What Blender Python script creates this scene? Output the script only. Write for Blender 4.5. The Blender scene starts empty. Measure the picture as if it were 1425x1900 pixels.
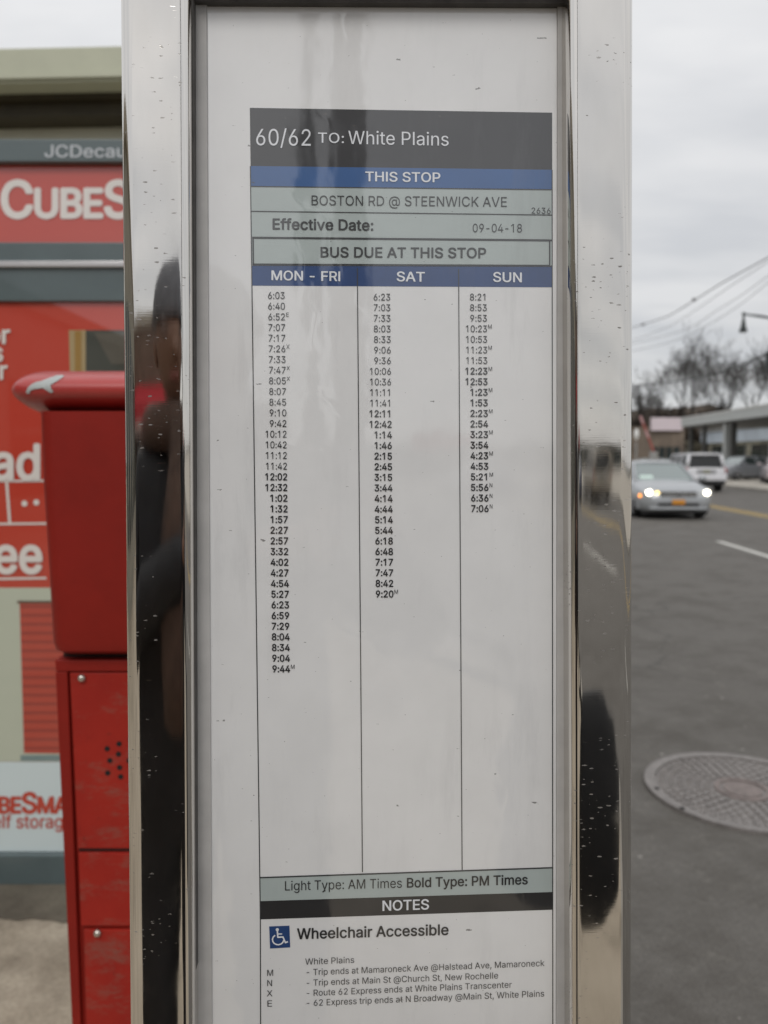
import bpy, bmesh, math, random
from math import radians as R, sin, cos, tan, pi, sqrt, atan2
from mathutils import Vector, Matrix
from mathutils.geometry import tessellate_polygon

# ------------------------------------------------------------------ camera
scn = bpy.context.scene
COL = scn.collection
F_PX = 1435.0
EYE = Vector((0.0, 0.0, 1.55))
PITCH = R(4.06)
cd = bpy.data.cameras.new('camera')
cam = bpy.data.objects.new('camera', cd)
COL.objects.link(cam)
cam.location = EYE
cam.rotation_euler = (R(90) - PITCH, 0, 0)
cd.sensor_fit = 'HORIZONTAL'
cd.sensor_width = 36.0
cd.lens = 36.0 * F_PX / 1425.0
cd.clip_start = 0.02
cd.clip_end = 4000.0
cd.dof.use_dof = True
cd.dof.focus_distance = 0.535
cd.dof.aperture_fstop = 10.0
scn.camera = cam

# ------------------------------------------------------------------ light
w = bpy.data.worlds.new('World')
scn.world = w
w.use_nodes = True
SUN_EL, SUN_AZ = R(43), R(190)          # high behind the camera, veiled by cloud
nt = w.node_tree
nt.nodes.clear()
N_ = nt.nodes.new
L_ = nt.links.new
out = N_('ShaderNodeOutputWorld')
bg = N_('ShaderNodeBackground')
bg.inputs['Strength'].default_value = 0.1
sky = N_('ShaderNodeTexSky')
sky.sky_type = 'NISHITA'
sky.sun_disc = False
sky.sun_elevation = SUN_EL
sky.sun_rotation = SUN_AZ
tc = N_('ShaderNodeTexCoord')
sep = N_('ShaderNodeSeparateXYZ')
L_(tc.outputs['Generated'], sep.inputs[0])
def wmath(op, a, b=None, c=None):
    n = N_('ShaderNodeMath'); n.operation = op
    for i, q in enumerate((a, b, c)):
        if q is None: continue
        if isinstance(q, (int, float)): n.inputs[i].default_value = q
        else: L_(q, n.inputs[i])
    return n.outputs[0]
zc = wmath('MAXIMUM', sep.outputs['Z'], 0.0)
den = wmath('ADD', zc, 0.16)
cmb = N_('ShaderNodeCombineXYZ')
L_(wmath('DIVIDE', sep.outputs['X'], den), cmb.inputs[0])
L_(wmath('DIVIDE', sep.outputs['Y'], den), cmb.inputs[1])
mp = N_('ShaderNodeMapping')
mp.inputs['Rotation'].default_value = (0, 0, R(14))
mp.inputs['Scale'].default_value = (0.75, 1.7, 1)
L_(cmb.outputs[0], mp.inputs[0])
no = N_('ShaderNodeTexNoise')
no.inputs['Scale'].default_value = 1.5
no.inputs['Detail'].default_value = 5
no.inputs['Roughness'].default_value = 0.5
L_(mp.outputs[0], no.inputs['Vector'])
cr = N_('ShaderNodeValToRGB')
cr.color_ramp.elements[0].position = 0.36
cr.color_ramp.elements[0].color = (0.81, 0.824, 0.85, 1)
cr.color_ramp.elements[1].position = 0.64
cr.color_ramp.elements[1].color = (1.0, 1.0, 1.005, 1)
L_(no.outputs['Fac'], cr.inputs[0])
# overcast luminance: brighter towards the zenith
lum = wmath('ADD', wmath('MULTIPLY', zc, 5.0), 7.0)
vm = N_('ShaderNodeVectorMath'); vm.operation = 'SCALE'
L_(cr.outputs[0], vm.inputs[0]); L_(lum, vm.inputs['Scale'])
mix = N_('ShaderNodeMix'); mix.data_type = 'RGBA'
mix.inputs[0].default_value = 0.93
L_(sky.outputs[0], mix.inputs[6]); L_(vm.outputs[0], mix.inputs[7])
L_(mix.outputs[2], bg.inputs['Color'])
L_(bg.outputs[0], out.inputs[0])

sd = bpy.data.lights.new('sun', 'SUN')
sd.energy = 1.1
sd.angle = R(22)
sd.color = (1.0, 0.965, 0.92)
sun = bpy.data.objects.new('sun', sd)
COL.objects.link(sun)
# light comes from azimuth behind the camera
_az = R(-172)
_dir = Vector((sin(_az) * cos(SUN_EL), cos(_az) * cos(SUN_EL), sin(SUN_EL)))
sun.rotation_euler = (-_dir).to_track_quat('-Z', 'Y').to_euler()
sky.sun_rotation = _az % (2 * pi)

vs = scn.view_settings
vs.view_transform = 'Standard'
vs.look = 'None'
vs.gamma = 1
vs.use_curve_mapping = False
vs.exposure = -0.05
scn.cycles.max_bounces = 8

# ------------------------------------------------------------------ picture helpers
_fw = Vector((0, cos(PITCH), -sin(PITCH)))
_up = Vector((0, sin(PITCH), cos(PITCH)))
def ray(px, py):
    return Vector((1, 0, 0)) * ((px - 712.5) / F_PX) + _up * (-(py - 950.0) / F_PX) + _fw
def at(px, py, Y):
    d = ray(px, py)
    return EYE + d * (Y / d.y)
def ground(px, py, z=0.0):
    d = ray(px, py)
    return EYE + d * ((z - EYE.z) / d.z)

# ------------------------------------------------------------------ object helpers
def tag(o, label=None, cat=None, group=None, kind=None):
    if label: o['label'] = label
    if cat: o['category'] = cat
    if group: o['group'] = group
    if kind: o['kind'] = kind
    return o
def empty(name, loc, label, cat, group=None, rz=0.0):
    o = bpy.data.objects.new(name, None)
    COL.objects.link(o)
    o.location = loc
    o.rotation_euler = (0, 0, rz)
    o.empty_display_size = 0.1
    return tag(o, label, cat, group)
def origin(o):
    v = Vector((0, 0, 0))
    while o is not None:
        v += Vector(o.location)
        o = o.parent
    return v
class MB:
    def __init__(s): s.v = []; s.f = []
    def add(s, vs, fs):
        b = len(s.v)
        s.v += [tuple(q) for q in vs]
        s.f += [tuple(b + i for i in q) for q in fs]
        return s
    def box(s, x0, x1, y0, y1, z0, z1):
        return s.add([(x0,y0,z0),(x1,y0,z0),(x1,y1,z0),(x0,y1,z0),(x0,y0,z1),(x1,y0,z1),(x1,y1,z1),(x0,y1,z1)],
                     [(0,3,2,1),(4,5,6,7),(0,1,5,4),(1,2,6,5),(2,3,7,6),(3,0,4,7)])
    def hexa(s, p):      # 8 points: bottom ring then top ring
        return s.add(p, [(0,3,2,1),(4,5,6,7),(0,1,5,4),(1,2,6,5),(2,3,7,6),(3,0,4,7)])
    def quad(s, a, b, c, d): return s.add([a,b,c,d], [(0,1,2,3)])
    def tube(s, pts, rad, n=8, caps=True):
        pts = [Vector(p) for p in pts]
        rs = rad if isinstance(rad, (list, tuple)) else [rad] * len(pts)
        rings = []
        for i, p in enumerate(pts):
            t = (pts[min(i+1, len(pts)-1)] - pts[max(i-1, 0)])
            if t.length < 1e-9: t = Vector((0,0,1))
            t.normalize()
            a = Vector((0,0,1)) if abs(t.z) < .9 else Vector((1,0,0))
            x = t.cross(a).normalized(); y = t.cross(x)
            rings.append([p + (x*cos(2*pi*k/n) + y*sin(2*pi*k/n)) * rs[i] for k in range(n)])
        vs = [q for r in rings for q in r]
        fs = [(i*n+k, i*n+(k+1)%n, (i+1)*n+(k+1)%n, (i+1)*n+k) for i in range(len(pts)-1) for k in range(n)]
        if caps:
            fs.append(tuple(range(n-1, -1, -1))); fs.append(tuple((len(pts)-1)*n+k for k in range(n)))
        return s.add(vs, fs)
    def loft(s, secs, closed=True, caps=True):
        n = len(secs[0]); m = len(secs)
        vs = [q for r in secs for q in r]
        kk = n if closed else n-1
        fs = [(i*n+k, i*n+(k+1)%n, (i+1)*n+(k+1)%n, (i+1)*n+k) for i in range(m-1) for k in range(kk)]
        if caps:
            fs.append(tuple(range(n-1, -1, -1))); fs.append(tuple((m-1)*n+k for k in range(n)))
        return s.add(vs, fs)
    def ball(s, c, rx, ry=None, rz=None, n=10, m=7):
        ry = ry or rx; rz = rz or rx
        secs = []
        for i in range(m+1):
            a = -pi/2 + pi*i/m
            rr = max(cos(a), 0.01)
            secs.append([(c[0]+rx*rr*cos(2*pi*k/n), c[1]+ry*rr*sin(2*pi*k/n), c[2]+rz*sin(a)) for k in range(n)])
        return s.loft(secs)
    def build(s, name, mat, parent=None, smooth=False, local=False, bevel=0, label=None, autosmooth=None):
        me = bpy.data.meshes.new(name)
        off = Vector((0,0,0))
        if parent is not None and not local: off = origin(parent)
        me.from_pydata([tuple(Vector(q) - off) for q in s.v], [], s.f)
        if smooth: me.polygons.foreach_set('use_smooth', [True]*len(me.polygons))
        if mat: me.materials.append(mat)
        bm = bmesh.new(); bm.from_mesh(me)
        if len(bm.faces) < 60000: bmesh.ops.recalc_face_normals(bm, faces=bm.faces)
        if bevel:
            bmesh.ops.bevel(bm, geom=[e for e in bm.edges if len(e.link_faces) == 2 and e.calc_face_angle(0) > .5],
                            offset=bevel, segments=2, affect='EDGES', profile=.6, clamp_overlap=True)
        if autosmooth:
            for e in bm.edges:
                if len(e.link_faces) == 2 and e.calc_face_angle(0) > R(autosmooth): e.smooth = False
            for f_ in bm.faces: f_.smooth = True
        bm.to_mesh(me); bm.free()
        me.update()
        o = bpy.data.objects.new(name, me)
        COL.objects.link(o)
        if parent is not None: o.parent = parent
        if label: o['label'] = label
        return o
def copy_tree(o, parent=None):
    c = o.copy(); COL.objects.link(c)
    if parent is not None: c.parent = parent
    for ch in [q for q in KIDS.get(o.name, o.children)]:
        copy_tree(ch, c)
    return c
KIDS = {}

# ------------------------------------------------------------------ materials
_M = {}
def principled(name):
    m = bpy.data.materials.new(name); m.use_nodes = True
    return m, m.node_tree, m.node_tree.nodes['Principled BSDF']
def mat(name, col, rough=.5, metal=0.0, coat=0.0, coat_rough=.03, coat_ior=1.5, var=0.12, scale=6.0, bump=0.0, bscale=40.0, emit=None, estr=0.0, spec=.5, stretch=None):
    if name in _M: return _M[name]
    m, t, p = principled(name)
    c4 = tuple(col) + (1,)
    p.inputs['Roughness'].default_value = rough
    p.inputs['Metallic'].default_value = metal
    p.inputs['Specular IOR Level'].default_value = spec
    p.inputs['Coat Weight'].default_value = coat
    p.inputs['Coat Roughness'].default_value = coat_rough
    p.inputs['Coat IOR'].default_value = coat_ior
    if var > 0:
        tcn = t.nodes.new('ShaderNodeTexCoord')
        src = tcn.outputs['Object']
        if stretch:
            mpn = t.nodes.new('ShaderNodeMapping'); mpn.inputs['Scale'].default_value = stretch
            t.links.new(src, mpn.inputs[0]); src = mpn.outputs[0]
        n = t.nodes.new('ShaderNodeTexNoise')
        n.inputs['Scale'].default_value = scale; n.inputs['Detail'].default_value = 6; n.inputs['Roughness'].default_value = .6
        t.links.new(src, n.inputs['Vector'])
        r = t.nodes.new('ShaderNodeValToRGB')
        r.color_ramp.elements[0].position = .3; r.color_ramp.elements[1].position = .7
        r.color_ramp.elements[0].color = tuple(q*(1-var) for q in col) + (1,)
        r.color_ramp.elements[1].color = tuple(min(1, q*(1+var)) for q in col) + (1,)
        t.links.new(n.outputs['Fac'], r.inputs[0])
        t.links.new(r.outputs[0], p.inputs['Base Color'])
        if bump:
            n2 = t.nodes.new('ShaderNodeTexNoise'); n2.inputs['Scale'].default_value = bscale; n2.inputs['Detail'].default_value = 4
            t.links.new(src, n2.inputs['Vector'])
            b = t.nodes.new('ShaderNodeBump'); b.inputs['Strength'].default_value = bump; b.inputs['Distance'].default_value = .01
            t.links.new(n2.outputs['Fac'], b.inputs['Height']); t.links.new(b.outputs[0], p.inputs['Normal'])
    else:
        p.inputs['Base Color'].default_value = c4
    if emit:
        p.inputs['Emission Color'].default_value = tuple(emit) + (1,)
        p.inputs['Emission Strength'].default_value = estr
    _M[name] = m
    return m
class NT:
    """small node-writing helper"""
    def __init__(s, m): s.t = m.node_tree; s.p = s.t.nodes['Principled BSDF']
    def n(s, ty, **kw):
        q = s.t.nodes.new(ty)
        for k, v in kw.items():
            if k in q.inputs: q.inputs[k].default_value = v
            else: setattr(q, k, v)
        return q
    def l(s, a, b): s.t.links.new(a, b)
    def coord(s, scale=(1,1,1), rot=(0,0,0)):
        c = s.n('ShaderNodeTexCoord'); m = s.n('ShaderNodeMapping')
        m.inputs['Scale'].default_value = scale; m.inputs['Rotation'].default_value = rot
        s.l(c.outputs['Object'], m.inputs[0]); return m.outputs[0]
    def noise(s, vec, scale, detail=5, rough=.55):
        q = s.n('ShaderNodeTexNoise'); q.inputs['Scale'].default_value = scale
        q.inputs['Detail'].default_value = detail; q.inputs['Roughness'].default_value = rough
        s.l(vec, q.inputs['Vector']); return q.outputs['Fac']
    def ramp(s, fac, stops):
        r = s.n('ShaderNodeValToRGB')
        e = r.color_ramp.elements
        while len(e) < len(stops): e.new(.5)
        for el, (p, c) in zip(e, stops):
            el.position = p
            el.color = (c, c, c, 1) if isinstance(c, (int, float)) else tuple(c) + (1,)
        s.l(fac, r.inputs[0]); return r.outputs[0]
    def math(s, op, a, b=None):
        q = s.n('ShaderNodeMath'); q.operation = op
        for i, x in enumerate((a, b)):
            if x is None: continue
            if isinstance(x, (int, float)): q.inputs[i].default_value = x
            else: s.l(x, q.inputs[i])
        return q.outputs[0]
    def mix(s, fac, a, b, mode='MIX'):
        q = s.n('ShaderNodeMix'); q.data_type = 'RGBA'; q.blend_type = mode
        for i, x in ((0, fac), (6, a), (7, b)):
            if isinstance(x, (int, float)): q.inputs[i].default_value = x
            elif isinstance(x, tuple): q.inputs[i].default_value = tuple(x) + (1,) if len(x) == 3 else x
            else: s.l(x, q.inputs[i])
        return q.outputs[2]
    def bump(s, h, strength, dist=.01):
        b = s.n('ShaderNodeBump'); b.inputs['Strength'].default_value = strength; b.inputs['Distance'].default_value = dist
        s.l(h, b.inputs['Height']); return b.outputs[0]

def specks(k, cell, size, seed, el=2.2):
    """0/1 mask of small scattered elongated specks (dirt)"""
    v = k.coord(scale=(1/(cell*el), 1/cell, 1/cell))
    wv = k.n('ShaderNodeTexNoise'); wv.inputs['Scale'].default_value = 3.2 ; wv.inputs['Detail'].default_value = 5
    k.l(v, wv.inputs['Vector'])
    add = k.n('ShaderNodeVectorMath'); add.operation = 'MULTIPLY_ADD'
    k.l(wv.outputs['Color'], add.inputs[0]); add.inputs[1].default_value = (.75,.75,.0); 
    k.l(v, add.inputs[2])
    vo = k.n('ShaderNodeTexVoronoi'); vo.voronoi_dimensions = '3D'; vo.inputs['Scale'].default_value = 1.0
    off = k.n('ShaderNodeVectorMath'); off.operation = 'ADD'; off.inputs[1].default_value = (seed*3.1, seed*1.7, seed*.37)
    k.l(add.outputs[0], off.inputs[0]); k.l(off.outputs[0], vo.inputs['Vector'])
    rnd = k.n('ShaderNodeSeparateColor'); k.l(vo.outputs['Color'], rnd.inputs[0])
    thr = k.math('MULTIPLY', k.math('POWER', rnd.outputs[0], 2.0), size)
    return k.math('LESS_THAN', vo.outputs['Distance'], thr)

# laminated print: every ink of the timetable shares the same clear gloss face
def ink(name, col, wear=.10, dirt=True):
    if name in _M: return _M[name]
    m, t, p = principled(name); k = NT(m)
    v = k.coord()
    n = k.noise(v, 28, 6)
    c = k.ramp(n, [(.3, tuple(q*(1-wear) for q in col)), (.7, tuple(min(1, q*(1+wear*.5)) for q in col))])
    if dirt:
        s1 = specks(k, .011, .085, 1.0); s2 = specks(k, .0042, .075, 2.0, 1.5)
        d = k.math('MULTIPLY', k.math('MAXIMUM', s1, s2), .72)
        c = k.mix(d, c, (.05, .045, .04))
    if dirt:
        sme = k.noise(k.coord(scale=(1, 1, .16)), 46, 6, .7)
        are = k.noise(k.coord(scale=(1, 1, .5)), 7, 3)
        sm_ = k.math('MULTIPLY', k.ramp(sme, [(.52, 0.0), (.72, .17)]), k.ramp(are, [(.42, 0.0), (.62, 1.0)]))
        c = k.mix(sm_, c, (.16, .16, .17))
        cloudy = k.ramp(k.noise(k.coord(), 11, 5, .6), [(.35, .955), (.65, 1.0)])
        c = k.mix(1.0, c, cloudy, 'MULTIPLY')
    k.l(c, p.inputs['Base Color'])
    k.l(k.ramp(k.noise(k.coord(), 20, 6, .7), [(.4, .025), (.7, .075)]), p.inputs['Coat Roughness'])
    p.inputs['Roughness'].default_value = .55
    p.inputs['Coat Weight'].default_value = 1.0
    p.inputs['Coat IOR'].default_value = 1.85
    # faint ripples of the laminate
    n2 = k.noise(k.coord(scale=(1,1,.6)), 16, 3); n3 = k.noise(k.coord(scale=(1,1,7)), 220, 2)
    h = k.math('ADD', n2, k.math('MULTIPLY', n3, .012))
    wr = k.n('ShaderNodeTexWave'); wr.inputs['Scale'].default_value = 9; wr.inputs['Distortion'].default_value = 14; wr.inputs['Detail'].default_value = 3; wr.inputs['Detail Scale'].default_value = 1.4
    k.l(k.coord(rot=(0, .6, 0)), wr.inputs['Vector'])
    h = k.math('ADD', h, k.math('MULTIPLY', k.math('POWER', wr.outputs['Fac'], 12.0), k.ramp(k.noise(k.coord(), 8, 2), [(.5, 0.0), (.62, .10)])))
    b = k.bump(h, .10, .004)
    k.l(b, p.inputs['Coat Normal'])
    _M[name] = m
    return m
INK_WHITE = ink('laminated_white_paper', (.80, .80, .80), .03)
INK_BLACK = ink('print_black', (.018, .018, .02), .1, False)
INK_GREY = ink('print_charcoal', (.020, .0205, .024), .2)
INK_BLUE = ink('print_blue', (.026, .105, .30), .10)
INK_DBLUE = ink('print_dark_blue', (.013, .055, .19), .15)
INK_SAGE = ink('print_grey_green', (.44, .50, .49), .05)
INK_PALE = ink('print_white_lettering', (.78, .80, .84), .03, False)
INK_TEXT = ink('print_text_grey', (.035, .037, .04), .1, False)

# polished stainless steel with pits, dirt and scratches
def steel(name, rough=.05):
    m, t, p = principled(name); k = NT(m)
    v = k.coord()
    base = k.ramp(k.noise(k.coord(scale=(1,1,.35)), 14, 5), [(.3, (.66, .635, .60)), (.7, (.78, .755, .72))])
    gate = k.ramp(k.noise(v, 16, 2), [(.50, 0.0), (.60, 1.0)])
    s1 = k.math('MULTIPLY', specks(k, .0024, .26, 4.0, 2.4), gate)
    s2 = specks(k, .0085, .055, 7.0, 1.6)
    d = k.math('MULTIPLY', k.math('MAXIMUM', s1, s2), .68)
    # long hair scratches
    sc = k.noise(k.coord(scale=(40, 40, 900), rot=(0, .2, .4)), 1.0, 2)
    scm = k.math('MULTIPLY', k.math('GREATER_THAN', sc, .74), k.ramp(k.noise(v, 9, 2), [(.52, 0.0), (.62, .5)]))
    c = k.mix(d, base, (.045, .036, .03))
    k.l(c, p.inputs['Base Color'])
    k.l(k.math('SUBTRACT', 1.0, d), p.inputs['Metallic'])
    sm = k.math('ADD', k.ramp(k.noise(v, 24, 5, .65), [(.35, rough*.5), (.75, rough*1.9)]), k.ramp(k.noise(k.coord(scale=(1, 1, .45)), 60, 5, .7), [(.55, 0.0), (.75, .07)]))
    rr = k.math('ADD', sm, k.math('MULTIPLY', k.math('MAXIMUM', scm, d), .35))
    k.l(rr, p.inputs['Roughness'])
    h = k.math('ADD', k.noise(k.coord(scale=(1,1,.25)), 30, 2), k.math('MULTIPLY', k.noise(k.coord(scale=(3,3,90)), 14, 2), .02))
    h = k.math('SUBTRACT', h, k.math('MULTIPLY', k.math('MAXIMUM', d, scm), .12))
    k.l(k.bump(h, .09, .002), p.inputs['Normal'])
    return m
STEEL = steel('polished_stainless_steel')
ALU_SHADE = mat('aluminium_shade_grey', (.46, .45, .44), .6, .0, var=.10, scale=30)
RUBBER = mat('black_rubber', (.075, .07, .066), .6, var=.3, scale=60)
WHITE_BOARD = mat('white_backing_board', (.6, .6, .58), .5)

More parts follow.
